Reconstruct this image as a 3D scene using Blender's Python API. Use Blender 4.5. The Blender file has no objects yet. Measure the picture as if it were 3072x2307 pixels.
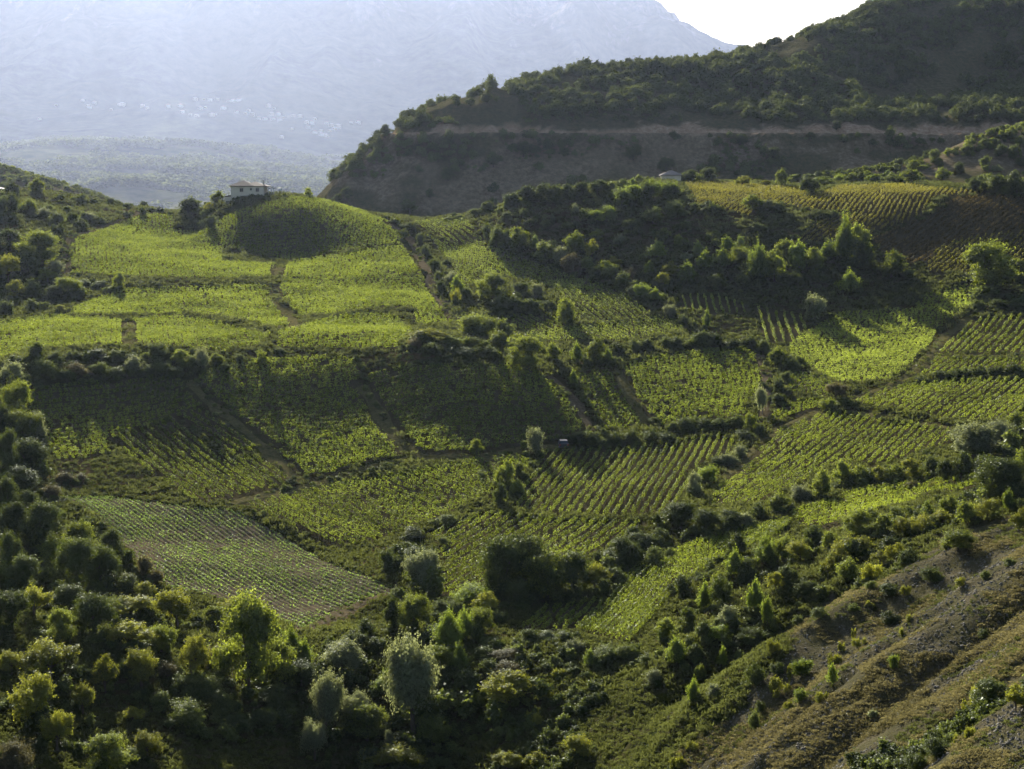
import bpy, math, random
import numpy as np
from mathutils import Vector, Matrix

random.seed(7)
RNG = np.random.default_rng(7)
scene = bpy.context.scene
C = scene.collection

# ------------------------------------------------------------------ camera, sky, sun, exposure
IMG_W, IMG_H, FOC, HORIZON = 3072.0, 2307.0, 4871.0, 600.0
PITCH = math.atan((IMG_H / 2 - HORIZON) / FOC)
cam_d = bpy.data.cameras.new('camera')
cam_d.sensor_width = 36.0
cam_d.lens = 36.0 * FOC / IMG_W
cam_d.clip_start = 1.0
cam_d.clip_end = 40000.0
cam = bpy.data.objects.new('camera', cam_d)
cam.rotation_euler = (math.pi / 2 - PITCH, 0, 0)
C.objects.link(cam)
scene.camera = cam

SUN_ELEV, SUN_AZ = math.radians(23.0), math.radians(-15.0)     # azimuth from the viewing direction, negative = left
world = bpy.data.worlds.new('World')
scene.world = world
world.use_nodes = True
wn = world.node_tree
sky = wn.nodes.new('ShaderNodeTexSky')
sky.sky_type = 'NISHITA'
sky.sun_disc = False
sky.sun_elevation = SUN_ELEV
sky.sun_rotation = SUN_AZ
sky.air_density = 1.0
sky.dust_density = 2.0
wn.links.new(sky.outputs[0], wn.nodes['Background'].inputs[0])
wn.nodes['Background'].inputs[1].default_value = 0.058
sun_d = bpy.data.lights.new('sun', 'SUN')
sun_d.energy = 5.0
sun_d.angle = math.radians(0.5)
sun_d.color = (1.0, 0.93, 0.80)
sun = bpy.data.objects.new('sun', sun_d)
to_sun = Vector((math.sin(SUN_AZ) * math.cos(SUN_ELEV), math.cos(SUN_AZ) * math.cos(SUN_ELEV), math.sin(SUN_ELEV)))
sun.rotation_euler = to_sun.to_track_quat('Z', 'Y').to_euler()
sun.location = (0, 0, 900)
C.objects.link(sun)
vs = scene.view_settings
vs.view_transform = 'Standard'
vs.look = 'None'
vs.exposure = 1.45
vs.gamma = 1.0
vs.use_curve_mapping = False
cy = scene.cycles
cy.use_denoising = True
cy.use_adaptive_sampling = True
cy.adaptive_threshold = 0.02
cy.max_bounces = 3
cy.diffuse_bounces = 2
cy.transmission_bounces = 2
cy.transparent_max_bounces = 4
cy.volume_bounces = 0
cy.caustics_reflective = False
cy.caustics_refractive = False

# ------------------------------------------------------------------ small helpers
def tag(o, label=None, cat=None, group=None, kind=None):
    if label: o['label'] = label
    if cat: o['category'] = cat
    if group: o['group'] = group
    if kind: o['kind'] = kind
    return o

def link(name, mesh, mat=None, parent=None):
    o = bpy.data.objects.new(name, mesh)
    C.objects.link(o)
    if mat is not None and mesh is not None and not mesh.materials:
        mesh.materials.append(mat)
    if parent is not None:
        o.parent = parent
    return o

def empty(name, loc, rz=0.0, scale=(1, 1, 1)):
    o = bpy.data.objects.new(name, None)
    o.empty_display_size = 0.3
    C.objects.link(o)
    o.location = loc
    o.rotation_euler = (0, 0, rz)
    o.scale = scale
    return o

def mesh_np(name, co, faces, smooth=False):
    """faces: (n,k) int array of polygons with k corners each"""
    me = bpy.data.meshes.new(name)
    co = np.asarray(co, dtype=np.float32)
    faces = np.asarray(faces, dtype=np.int32)
    n, k = faces.shape
    me.vertices.add(len(co))
    me.vertices.foreach_set('co', co.ravel())
    me.loops.add(n * k)
    me.loops.foreach_set('vertex_index', faces.ravel())
    me.polygons.add(n)
    me.polygons.foreach_set('loop_start', np.arange(0, n * k, k, dtype=np.int32))
    if smooth:
        me.polygons.foreach_set('use_smooth', np.ones(n, dtype=bool))
    me.update(calc_edges=True)
    return me

class Solid:
    """collects boxes, prisms and tubes into one mesh"""
    def __init__(self): self.v, self.f = [], []
    def poly(self, vs_, fs_):
        b = len(self.v); self.v += [tuple(p) for p in vs_]; self.f += [tuple(i + b for i in f) for f in fs_]
    def box(self, x0, x1, y0, y1, z0, z1):
        self.poly([(x0,y0,z0),(x1,y0,z0),(x1,y1,z0),(x0,y1,z0),(x0,y0,z1),(x1,y0,z1),(x1,y1,z1),(x0,y1,z1)],
                  [(0,3,2,1),(4,5,6,7),(0,1,5,4),(1,2,6,5),(2,3,7,6),(3,0,4,7)])
    def tube(self, pts, rad, n=7):
        b = len(self.v)
        for i, p in enumerate(pts):
            p = Vector(p)
            d = (Vector(pts[min(i + 1, len(pts) - 1)]) - Vector(pts[max(i - 1, 0)])).normalized()
            a = d.cross(Vector((0.3, 0.9, 0.1))).normalized(); c = d.cross(a)
            for k in range(n):
                t = 2 * math.pi * k / n
                self.v.append(tuple(p + (a * math.cos(t) + c * math.sin(t)) * rad[i]))
        for i in range(len(pts) - 1):
            for k in range(n):
                self.f.append((b + i*n + k, b + i*n + (k+1) % n, b + (i+1)*n + (k+1) % n, b + (i+1)*n + k))
        self.f.append(tuple(b + (len(pts)-1)*n + k for k in range(n)))
        self.f.append(tuple(b + k for k in reversed(range(n))))
    def mesh(self, name):
        me = bpy.data.meshes.new(name); me.from_pydata(self.v, [], self.f); me.update(); return me
    def build(self, name, mat, parent=None): return link(name, self.mesh(name), mat, parent)

ONES = ['', 'first', 'second', 'third', 'fourth', 'fifth', 'sixth', 'seventh', 'eighth', 'ninth', 'tenth', 'eleventh', 'twelfth', 'thirteenth',
        'fourteenth', 'fifteenth', 'sixteenth', 'seventeenth', 'eighteenth', 'nineteenth']
TENS = {2: ('twentieth', 'twenty'), 3: ('thirtieth', 'thirty'), 4: ('fortieth', 'forty'), 5: ('fiftieth', 'fifty'), 6: ('sixtieth', 'sixty'),
        7: ('seventieth', 'seventy'), 8: ('eightieth', 'eighty'), 9: ('ninetieth', 'ninety')}
def ordinal(n):
    if n < 20: return ONES[n]
    t, o = divmod(n, 10)
    return TENS[t][0] if o == 0 else TENS[t][1] + '-' + ONES[o]

# value noise in numpy
_perm = RNG.random((256, 256))
def vnoise(x, y):
    xi, yi = np.floor(x).astype(int), np.floor(y).astype(int)
    fx, fy = x - xi, y - yi
    fx, fy = fx*fx*(3-2*fx), fy*fy*(3-2*fy)
    g = lambda a, b: _perm[a & 255, b & 255]
    return (g(xi,yi)*(1-fx)+g(xi+1,yi)*fx)*(1-fy) + (g(xi,yi+1)*(1-fx)+g(xi+1,yi+1)*fx)*fy - 0.5
def fbm(x, y, octv=4, gain=0.5):
    s, a = 0.0, 1.0
    for k in range(octv):
        s = s + a * vnoise(x * 2**k + 17.3*k, y * 2**k + 5.1*k); a *= gain
    return s

# thin-plate spline through scattered heights
class TPS:
    def __init__(self, P, z, scale=100.0, lam=1e-3):
        P = np.asarray(P, float) / scale; self.s = scale; self.P = P
        n = len(P); K = self._k(np.linalg.norm(P[:, None] - P[None], axis=2)) + lam * np.eye(n)
        Q = np.c_[np.ones(n), P]
        A = np.block([[K, Q], [Q.T, np.zeros((3, 3))]])
        self.w = np.linalg.solve(A, np.r_[z, 0, 0, 0])
    @staticmethod
    def _k(r): return np.where(r > 1e-9, r*r*np.log(np.maximum(r, 1e-9)), 0.0)
    def __call__(self, x, y):
        x = np.asarray(x, float); sh = x.shape; x = x.ravel()/self.s; y = np.asarray(y, float).ravel()/self.s
        out = np.zeros(len(x)); n = len(self.P)
        for a in range(0, len(x), 20000):
            xs, ys = x[a:a+20000], y[a:a+20000]
            r = np.hypot(xs[:, None]-self.P[:, 0], ys[:, None]-self.P[:, 1])
            out[a:a+20000] = self._k(r) @ self.w[:n] + self.w[n] + self.w[n+1]*xs + self.w[n+2]*ys
        return out.reshape(sh)

# survey: a sight line at photo coordinates (px, py) and a ground distance give a point of the land
def ray(px, py):
    u, v = (px - IMG_W/2)/FOC, (IMG_H/2 - py)/FOC
    return np.array([u, math.cos(PITCH) + v*math.sin(PITCH), -math.sin(PITCH) + v*math.cos(PITCH)])
def survey(px, py, D):
    d = ray(px, py); return d * (D / d[1])
def project(p):
    x, y, z = p
    d = y*math.cos(PITCH) - z*math.sin(PITCH); v = y*math.sin(PITCH) + z*math.cos(PITCH)
    return IMG_W/2 + FOC*x/d, IMG_H/2 - FOC*v/d

# ------------------------------------------------------------------ materials
def new_mat(name):
    m = bpy.data.materials.new(name); m.use_nodes = True
    nt = m.node_tree; nt.nodes.clear()
    return m, nt, nt.nodes.new('ShaderNodeOutputMaterial')
def nd(nt, t, **kw):
    n = nt.nodes.new('ShaderNode' + t)
    for k, v in kw.items(): setattr(n, k, v)
    return n
def setin(n, **kw):
    for k, v in kw.items(): n.inputs[k.replace('_', ' ')].default_value = v
    return n
def ramp(nt, stops, src=None):
    r = nd(nt, 'ValToRGB'); el = r.color_ramp.elements
    while len(el) < len(stops): el.new(0.5)
    for e, (p, c) in zip(el, stops): e.position = p; e.color = (*c, 1)
    if src is not None: nt.links.new(src, r.inputs[0])
    return r
def noise(nt, scale, detail=4, rough=0.55, vec=None):
    n = nd(nt, 'TexNoise'); setin(n, Scale=scale, Detail=detail, Roughness=rough)
    if vec is not None: nt.links.new(vec, n.inputs['Vector'])
    return n
def mixc(nt, fac, a, b):
    m = nd(nt, 'Mix', data_type='RGBA')
    for s, v in ((m.inputs[0], fac), (m.inputs[6], a), (m.inputs[7], b)):
        if isinstance(v, (int, float)): s.default_value = v
        elif isinstance(v, tuple): s.default_value = (*v, 1)
        else: nt.links.new(v, s)
    return m.outputs[2]

def leaf_mat(name, dark, light, glow, trans=0.45, gloss=0.025, patch=0.08):
    """two-sided leaf: scattered light off its face, warmer light through it"""
    m, nt, out = new_mat(name)
    at = nd(nt, 'Attribute', attribute_name='rnd')
    geo = nd(nt, 'NewGeometry')
    no = noise(nt, patch, 3, 0.6, geo.outputs['Position'])
    oi = nd(nt, 'ObjectInfo')
    add = nd(nt, 'Math', operation='MULTIPLY_ADD'); nt.links.new(no.outputs[0], add.inputs[0]); add.inputs[1].default_value = 2.3
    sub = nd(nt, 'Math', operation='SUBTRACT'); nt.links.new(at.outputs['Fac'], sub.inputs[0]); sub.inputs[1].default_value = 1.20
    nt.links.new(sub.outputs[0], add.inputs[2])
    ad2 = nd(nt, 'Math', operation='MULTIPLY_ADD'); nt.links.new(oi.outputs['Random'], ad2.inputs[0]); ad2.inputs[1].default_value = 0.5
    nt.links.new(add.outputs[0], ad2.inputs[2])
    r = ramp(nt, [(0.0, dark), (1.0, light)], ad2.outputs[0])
    g = ramp(nt, [(0.0, tuple(0.34*c for c in glow)), (1.0, glow)], ad2.outputs[0])
    d = nd(nt, 'BsdfDiffuse'); nt.links.new(r.outputs[0], d.inputs[0])
    t = nd(nt, 'BsdfTranslucent'); nt.links.new(g.outputs[0], t.inputs[0])
    mx = nd(nt, 'MixShader'); mx.inputs[0].default_value = trans
    nt.links.new(d.outputs[0], mx.inputs[1]); nt.links.new(t.outputs[0], mx.inputs[2])
    gl = nd(nt, 'BsdfGlossy'); setin(gl, Roughness=0.45); gl.inputs[0].default_value = (0.8, 0.85, 0.8, 1)
    m2 = nd(nt, 'MixShader'); m2.inputs[0].default_value = gloss
    nt.links.new(mx.outputs[0], m2.inputs[1]); nt.links.new(gl.outputs[0], m2.inputs[2])
    nt.links.new(m2.outputs[0], out.inputs[0])
    return m

LEAF = {
    'vine':   leaf_mat('vine_leaves', (0.035, 0.070, 0.012), (0.072, 0.108, 0.020), (0.37, 0.45, 0.045), 0.46),
    'gold':   leaf_mat('golden_vine_leaves', (0.075, 0.080, 0.015), (0.145, 0.125, 0.022), (0.44, 0.42, 0.055), 0.46),
    'rust':   leaf_mat('rusty_vine_leaves', (0.045, 0.045, 0.018), (0.085, 0.068, 0.026), (0.24, 0.18, 0.05), 0.40),
    'lime_lit':   leaf_mat('pale_sunlit_vine_leaves', (0.060, 0.100, 0.018), (0.120, 0.160, 0.035), (0.50, 0.60, 0.08), 0.48),  # lighter vine leaves; their paleness also paints sunlight onto the strip by the knoll
    'R': leaf_mat('green_tree_leaves', (0.028, 0.055, 0.012), (0.075, 0.105, 0.022), (0.40, 0.47, 0.05), 0.46),
    'D': leaf_mat('dark_evergreen_leaves', (0.020, 0.036, 0.009), (0.052, 0.072, 0.016), (0.20, 0.25, 0.032), 0.30, 0.03),
    'P': leaf_mat('bright_poplar_leaves', (0.038, 0.075, 0.012), (0.085, 0.130, 0.022), (0.38, 0.48, 0.05), 0.48),
    'S': leaf_mat('silver_willow_leaves', (0.065, 0.085, 0.045), (0.150, 0.170, 0.100), (0.42, 0.46, 0.16), 0.42, 0.03),
    'Y': leaf_mat('yellow_green_leaves', (0.055, 0.075, 0.012), (0.120, 0.130, 0.018), (0.46, 0.48, 0.045), 0.46),
    'B': leaf_mat('bush_leaves', (0.028, 0.050, 0.014), (0.075, 0.095, 0.026), (0.28, 0.34, 0.06), 0.40),
    'O': leaf_mat('brownish_leaves', (0.050, 0.048, 0.022), (0.095, 0.085, 0.040), (0.28, 0.25, 0.08), 0.40),
    'grass': leaf_mat('grass_blades', (0.022, 0.036, 0.010), (0.056, 0.066, 0.020), (0.15, 0.17, 0.04), 0.42),
    'crop': leaf_mat('crop_leaves', (0.040, 0.085, 0.022), (0.095, 0.145, 0.045), (0.36, 0.50, 0.09), 0.42),
    'far': leaf_mat('far_scrub_leaves', (0.030, 0.050, 0.018), (0.070, 0.085, 0.030), (0.22, 0.26, 0.06), 0.35, 0.0, 0.002),
    'forest': leaf_mat('hill_wood_leaves', (0.022, 0.042, 0.012), (0.095, 0.125, 0.038), (0.24, 0.28, 0.06), 0.28, 0.02, 0.03),
}

def plain(name, col, rough=0.8, var=0.25, scale=2.0, bump=0.0, metal=0.0):
    m, nt, out = new_mat(name)
    tc = nd(nt, 'TexCoord'); no = noise(nt, scale, 5, 0.6, tc.outputs['Object'])
    r = ramp(nt, [(0.3, tuple(c*(1-var) for c in col)), (0.75, tuple(min(1, c*(1+var)) for c in col))], no.outputs[0])
    b = nd(nt, 'BsdfPrincipled'); nt.links.new(r.outputs[0], b.inputs['Base Color']); setin(b, Roughness=rough, Metallic=metal)
    if bump:
        bp = nd(nt, 'Bump'); setin(bp, Strength=bump, Distance=0.1); nt.links.new(no.outputs[0], bp.inputs['Height']); nt.links.new(bp.outputs[0], b.inputs['Normal'])
    nt.links.new(b.outputs[0], out.inputs[0])
    return m
BARK = plain('bark', (0.09, 0.07, 0.05), 0.9, 0.4, 4.0, 0.6)
PLASTER = plain('plaster', (0.64, 0.57, 0.46), 0.9, 0.10, 0.8, 0.1)
ROOFT = plain('roof_tiles', (0.055, 0.043, 0.036), 0.9, 0.35, 3.0, 0.4)
DARKW = plain('dark_window', (0.03, 0.03, 0.035), 0.25, 0.2, 1.0)
WOOD = plain('grey_wood', (0.20, 0.17, 0.14), 0.8, 0.3, 3.0)
WHITE = plain('white_paint', (0.72, 0.71, 0.68), 0.7, 0.06, 1.0)
STONE = plain('stones', (0.145, 0.132, 0.105), 0.95, 0.35, 1.5, 0.3)

def ground_mat(name):
    m, nt, out = new_mat(name)
    geo = nd(nt, 'NewGeometry'); pos = geo.outputs['Position']
    at = nd(nt, 'Attribute', attribute_name='cover')
    sp = nd(nt, 'SeparateColor'); nt.links.new(at.outputs['Color'], sp.inputs[0])
    big = noise(nt, 0.045, 4, 0.6, pos); mid = noise(nt, 0.35, 5, 0.65, pos); fine = noise(nt, 2.6, 5, 0.7, pos)
    grass = ramp(nt, [(0.28, (0.022, 0.032, 0.010)), (0.5, (0.038, 0.045, 0.015)), (0.72, (0.070, 0.062, 0.026))], mid.outputs[0])
    grass2 = ramp(nt, [(0.3, (0.034, 0.030, 0.014)), (0.7, (0.085, 0.066, 0.032))], fine.outputs[0])
    f1 = ramp(nt, [(0.42, (0, 0, 0)), (0.62, (1, 1, 1))], big.outputs[0])
    base = mixc(nt, f1.outputs[0], grass.outputs[0], grass2.outputs[0])
    scree = ramp(nt, [(0.25, (0.034, 0.031, 0.019)), (0.5, (0.080, 0.071, 0.044)), (0.8, (0.150, 0.136, 0.092))], fine.outputs[0])
    screeg = ramp(nt, [(0.40, (0, 0, 0)), (0.56, (1, 1, 1))], mid.outputs[0])
    scree2 = mixc(nt, screeg.outputs[0], scree.outputs[0], (0.070, 0.066, 0.034))
    dry = ramp(nt, [(0.3, (0.085, 0.058, 0.030)), (0.7, (0.165, 0.125, 0.060))], fine.outputs[0])
    soil = ramp(nt, [(0.3, (0.040, 0.040, 0.018)), (0.55, (0.065, 0.055, 0.028)), (0.8, (0.10, 0.082, 0.045))], fine.outputs[0])
    c = mixc(nt, sp.outputs[2], base, soil.outputs[0])
    c = mixc(nt, sp.outputs[1], c, dry.outputs[0])
    c = mixc(nt, sp.outputs[0], c, scree2)
    b = nd(nt, 'BsdfPrincipled'); nt.links.new(c, b.inputs['Base Color']); setin(b, Roughness=0.95)
    b.inputs['Specular IOR Level'].default_value = 0.0
    ad = nd(nt, 'Math', operation='MULTIPLY_ADD'); nt.links.new(mid.outputs[0], ad.inputs[0]); ad.inputs[1].default_value = 1.6; nt.links.new(fine.outputs[0], ad.inputs[2])
    bp = nd(nt, 'Bump'); setin(bp, Strength=0.9, Distance=0.35); nt.links.new(ad.outputs[0], bp.inputs['Height']); nt.links.new(bp.outputs[0], b.inputs['Normal'])
    nt.links.new(b.outputs[0], out.inputs[0])
    return m
def track_mat(name, a, b_):
    m, nt, out = new_mat(name)
    geo = nd(nt, 'NewGeometry'); fine = noise(nt, 1.7, 5, 0.7, geo.outputs['Position'])
    r = ramp(nt, [(0.3, a), (0.7, b_)], fine.outputs[0])
    b = nd(nt, 'BsdfPrincipled'); nt.links.new(r.outputs[0], b.inputs['Base Color']); setin(b, Roughness=1.0); b.inputs['Specular IOR Level'].default_value = 0.0
    bp = nd(nt, 'Bump'); setin(bp, Strength=0.5, Distance=0.2); nt.links.new(fine.outputs[0], bp.inputs['Height']); nt.links.new(bp.outputs[0], b.inputs['Normal'])
    nt.links.new(b.outputs[0], out.inputs[0]); return m
DIRT = track_mat('dirt_track', (0.055, 0.046, 0.026), (0.135, 0.108, 0.066))
GRASSY = track_mat('grassy_track', (0.050, 0.052, 0.020), (0.130, 0.112, 0.048))
GRAVEL = track_mat('gravel_road', (0.26, 0.23, 0.18), (0.40, 0.36, 0.29))

def hill_mat(name):
    """attribute cover: R = bare cut rock, G = thin scree"""
    m, nt, out = new_mat(name)
    geo = nd(nt, 'NewGeometry'); pos = geo.outputs['Position']
    at = nd(nt, 'Attribute', attribute_name='cover'); sp = nd(nt, 'SeparateColor'); nt.links.new(at.outputs['Color'], sp.inputs[0])
    mid = noise(nt, 0.08, 5, 0.65, pos); fine = noise(nt, 0.55, 6, 0.75, pos)
    sc = ramp(nt, [(0.3, (0.085, 0.075, 0.038)), (0.5, (0.175, 0.138, 0.085)), (0.75, (0.36, 0.28, 0.19))], fine.outputs[0])
    cut = ramp(nt, [(0.3, (0.20, 0.130, 0.080)), (0.5, (0.36, 0.25, 0.16)), (0.75, (0.55, 0.44, 0.32))], fine.outputs[0])
    gr = ramp(nt, [(0.35, (0.040, 0.050, 0.020)), (0.7, (0.095, 0.085, 0.038))], fine.outputs[0])
    c = mixc(nt, sp.outputs[1], gr.outputs[0], sc.outputs[0])
    c = mixc(nt, sp.outputs[0], c, cut.outputs[0])
    b = nd(nt, 'BsdfPrincipled'); nt.links.new(c, b.inputs['Base Color']); setin(b, Roughness=0.95); b.inputs['Specular IOR Level'].default_value = 0.0
    bp = nd(nt, 'Bump'); setin(bp, Strength=0.8, Distance=1.5); nt.links.new(fine.outputs[0], bp.inputs['Height']); nt.links.new(bp.outputs[0], b.inputs['Normal'])
    nt.links.new(b.outputs[0], out.inputs[0]); return m
def mountain_mat(name):
    m, nt, out = new_mat(name)
    geo = nd(nt, 'NewGeometry'); pos = geo.outputs['Position']
    sz = nd(nt, 'SeparateXYZ'); nt.links.new(pos, sz.inputs[0])
    mp = nd(nt, 'Mapping'); nt.links.new(pos, mp.inputs[0]); mp.inputs['Scale'].default_value = (1.0, 0.35, 0.35)
    mp.inputs['Rotation'].default_value = (0, 0.5, 0)
    streak = noise(nt, 0.005, 7, 0.7, mp.outputs[0]); fine = noise(nt, 0.016, 6, 0.75, pos)
    patch = noise(nt, 0.0016, 4, 0.6, pos)
    pm = nd(nt, 'Math', operation='MULTIPLY_ADD'); nt.links.new(patch.outputs[0], pm.inputs[0]); pm.inputs[1].default_value = 1.4
    nt.links.new(fine.outputs[0], pm.inputs[2])
    wood = ramp(nt, [(0.95, (0.022, 0.034, 0.016)), (1.35, (0.115, 0.115, 0.055))], pm.outputs[0])
    wood.color_ramp.elements[0].position = 0.0; wood.color_ramp.elements[1].position = 1.0
    mr = nd(nt, 'MapRange'); nt.links.new(pm.outputs[0], mr.inputs[0]); setin(mr, From_Min=0.95, From_Max=1.45); nt.links.new(mr.outputs[0], wood.inputs[0])
    rock = ramp(nt, [(0.3, (0.10, 0.09, 0.075)), (0.7, (0.26, 0.23, 0.20))], fine.outputs[0])
    hz = nd(nt, 'MapRange'); nt.links.new(sz.outputs[2], hz.inputs[0]); setin(hz, From_Min=150.0*2.4, From_Max=620.0*2.4, To_Min=-0.32, To_Max=0.14)
    ad = nd(nt, 'Math', operation='ADD'); nt.links.new(streak.outputs[0], ad.inputs[0]); nt.links.new(hz.outputs[0], ad.inputs[1])
    fr = ramp(nt, [(0.50, (0, 0, 0)), (0.62, (1, 1, 1))], ad.outputs[0])
    c = mixc(nt, fr.outputs[0], wood.outputs[0], rock.outputs[0])
    b = nd(nt, 'BsdfPrincipled'); nt.links.new(c, b.inputs['Base Color']); setin(b, Roughness=0.95); b.inputs['Specular IOR Level'].default_value = 0.0
    bp = nd(nt, 'Bump'); setin(bp, Strength=0.15, Distance=25.0); nt.links.new(fine.outputs[0], bp.inputs['Height']); nt.links.new(bp.outputs[0], b.inputs['Normal'])
    nt.links.new(b.outputs[0], out.inputs[0]); return m

# ------------------------------------------------------------------ the vineyard hillside
SURVEY = [
 # far left
 (-250,2307,128),(-250,1900,165),(-250,1500,228),(-250,1150,305),(-250,850,395),(-250,600,480),
 (60,2307,140),(60,2000,165),(60,1800,190),(60,1600,218),(60,1480,240),(60,1330,266.5),(60,1200,284),(60,1090,298),(60,1000,335),(60,880,392),(60,720,438),(60,640,468),(60,575,515),
 (350,2307,148),(350,2000,170),(350,1800,200),(350,1600,232),(350,1480,252),(350,1330,276.5),(350,1190,294.5),(350,1080,308),(350,960,352),(350,840,400),(350,720,455),(350,640,496),(350,612,520),
 (650,2307,157),(650,2050,174),(650,1870,198),(650,1700,224),(650,1530,250),(650,1400,271.5),(650,1250,291),(650,1110,308),(650,1000,340),(650,850,398),(640,770,436),(620,690,480),(560,642,508),
 (1000,2307,168.5),(1000,2000,188),(1000,1800,216),(1000,1650,240),(1000,1440,271),(1000,1330,287),(1000,1190,304.5),(1000,1070,318),(1000,960,360),(1000,850,404),(1000,770,438),(980,700,455),(940,620,474),
 (690,632,480),(740,620,480),(790,605,482),(650,640,483),(740,660,468),(780,730,456),(850,780,447),(700,760,450),(740,590,498),(900,590,492),
 (1250,2307,170),(1250,2000,186),(1250,1800,214),(1250,1650,238),(1250,1430,271),(1250,1320,287),(1250,1180,305),(1250,1060,320),(1250,930,372),(1230,800,425),(1180,700,462),(1130,650,480),
 (1400,960,372),(1400,850,412),(1400,740,455),(1320,662,490),
 (1550,2307,164),(1550,2000,184),(1550,1850,204),(1550,1700,229),(1550,1540,255),(1550,1370,286.5),(1550,1260,301),(1550,1120,318),(1550,1010,360),(1550,880,402),(1550,780,432),(1560,680,448),(1560,612,462),
 (1850,2307,156),(1850,2000,180),(1850,1850,204),(1850,1700,228),(1850,1560,250),(1850,1345,295),(1850,1260,310),(1850,1110,338),(1850,1000,366),(1850,900,392),(1850,800,418),(1850,680,437),(1900,590,458),(1950,550,490),
 (2100,2307,141),(2100,2120,152),(2100,1900,182),(2100,1750,210),(2100,1600,238),(2100,1450,268),(2100,1320,297),(2100,1240,312),(2100,1060,350),(2100,960,378),(2100,860,402),(2100,760,420),(2100,650,440),(2100,560,490),(2050,545,505),
 (2400,2307,123),(2400,2120,137),(2400,1950,154),(2400,1800,176),(2400,1680,200),(2400,1580,232),(2400,1450,263),(2400,1320,290),(2400,1200,315),(2400,1080,345),(2400,960,380),(2400,840,404),(2400,720,424),(2400,640,446),(2400,560,500),
 (2750,2307,106),(2750,2120,120),(2750,1950,137),(2750,1800,155),(2750,1660,178),(2750,1570,212),(2750,1480,244),(2750,1350,276),(2750,1220,303),(2750,1100,335),(2750,960,374),(2750,850,399),(2750,740,423),(2750,640,439),(2760,590,450),(2750,558,484),
 (3072,2307,92),(3072,2120,108),(3072,1900,126),(3072,1700,146),(3072,1580,165),(3072,1490,215),(3072,1350,264),(3072,1200,300),(3072,1080,332),(3072,950,368),(3072,830,398),(3072,700,421),(3072,600,441),(3072,570,466),
 (3400,2200,88),(3400,1800,122),(3400,1550,165),(3400,1350,250),(3400,1100,320),(3400,850,390),(3400,580,470),
]
SP = np.array([survey(*s) for s in SURVEY])
crest = [(-250,500,3),(60,545,2.5),(350,548,-3),(560,540,-6),(740,530,-7),(930,520,-8),(1130,520,-10),(1320,530,-10),(1560,525,-8),(1950,540,1),(2400,545,2),(2750,540,1),(3072,530,0),(3400,530,0)]
BACK = []
for px, D, z in crest:
    BACK.append(((px-IMG_W/2)/FOC*D, D+5, z)); BACK.append(((px-IMG_W/2)/FOC*(D+70), D+75, z-30))
for x in (-40, 0, 40): BACK.append((x, 60, -62 if x < 20 else -42))
SP = np.vstack([SP, np.array(BACK)])
tpsA = TPS(SP[:, :2], SP[:, 2], 100.0, 2e-3)
YA0, YA1, NA_R, NA_C = 62.0, 615.0, 560, 264
def a_half(y): return 0.40*y + 26.0
def smooth01(t): t = np.clip(t, 0, 1); return t*t*(3-2*t)
def raw_height(x, y):
    z = tpsA(x, y)
    e = smooth01((x - 4 - (y-140)*0.16)/14) * smooth01((218 - y + 0.10*x)/26)          # the bare spur on the near right
    a = 0.83*x + 0.56*y; c = -0.56*x + 0.83*y                                       # along / across its gullies
    gul = fbm(c/7.5, a/60.0, 3, 0.55)*3.4 + (np.abs(fbm(c/13.0+3, a/90.0, 2))-0.25)*4.0
    z = z + e*gul + e*fbm(x/2.2, y/2.2, 3)*0.55
    return z + (1-e)*(fbm(x/16, y/16, 3)*0.9 + fbm(x/3.1, y/3.1, 2)*0.16)
_r = np.linspace(math.log(YA0), math.log(YA1), NA_R); _c = np.linspace(-1, 1, NA_C)
GY = np.exp(_r)[:, None] * np.ones((1, NA_C)); GX = _c[None, :] * a_half(GY)
GZ = raw_height(GX, GY)
def height(x, y):
    x = np.asarray(x, float); y = np.asarray(y, float)
    r = (np.log(np.clip(y, YA0, YA1)) - _r[0])/(_r[1]-_r[0]); c = (x/a_half(y) + 1)/(_c[1]-_c[0])
    r = np.clip(r, 0, NA_R-1.001); c = np.clip(c, 0, NA_C-1.001)
    i, j = r.astype(int), c.astype(int); fr, fc = r-i, c-j
    return (GZ[i,j]*(1-fr)+GZ[i+1,j]*fr)*(1-fc) + (GZ[i,j+1]*(1-fr)+GZ[i+1,j+1]*fr)*fc
_D = np.exp(np.linspace(math.log(66), math.log(560), 3000))
def ground_at(px, py, Dmin=66.0):
    """where a sight line first meets the hillside (or passes closest above it)"""
    d = ray(px, py); d = d/d[1]
    g = d[2]*_D - height(d[0]*_D, _D); g[_D < Dmin] = 9e9
    k = np.nonzero(g <= 0)[0]
    D = _D[k[0]] if len(k) else _D[np.argmin(g[_D >= Dmin]) + int((_D < Dmin).sum())]
    x = d[0]*D
    return np.array([x, D, float(height(x, D))])
def ground_poly(pts, n=5):
    out = []
    for (a, b), (c, d) in zip(pts, pts[1:] + pts[:1]):
        for k in range(n): out.append(ground_at(a+(c-a)*k/n, b+(d-b)*k/n)[:2])
    return np.array(out)
def inside(poly, x, y):
    x = np.asarray(x); y = np.asarray(y); r = np.zeros(x.shape, bool)
    x0, y0 = poly[-1]
    for x1, y1 in poly:
        c = ((y1 > y) != (y0 > y)) & (x < (x0-x1)*(y-y1)/((y0-y1) if y0 != y1 else 1e-9) + x1)
        r ^= c; x0, y0 = x1, y1
    return r

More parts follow.
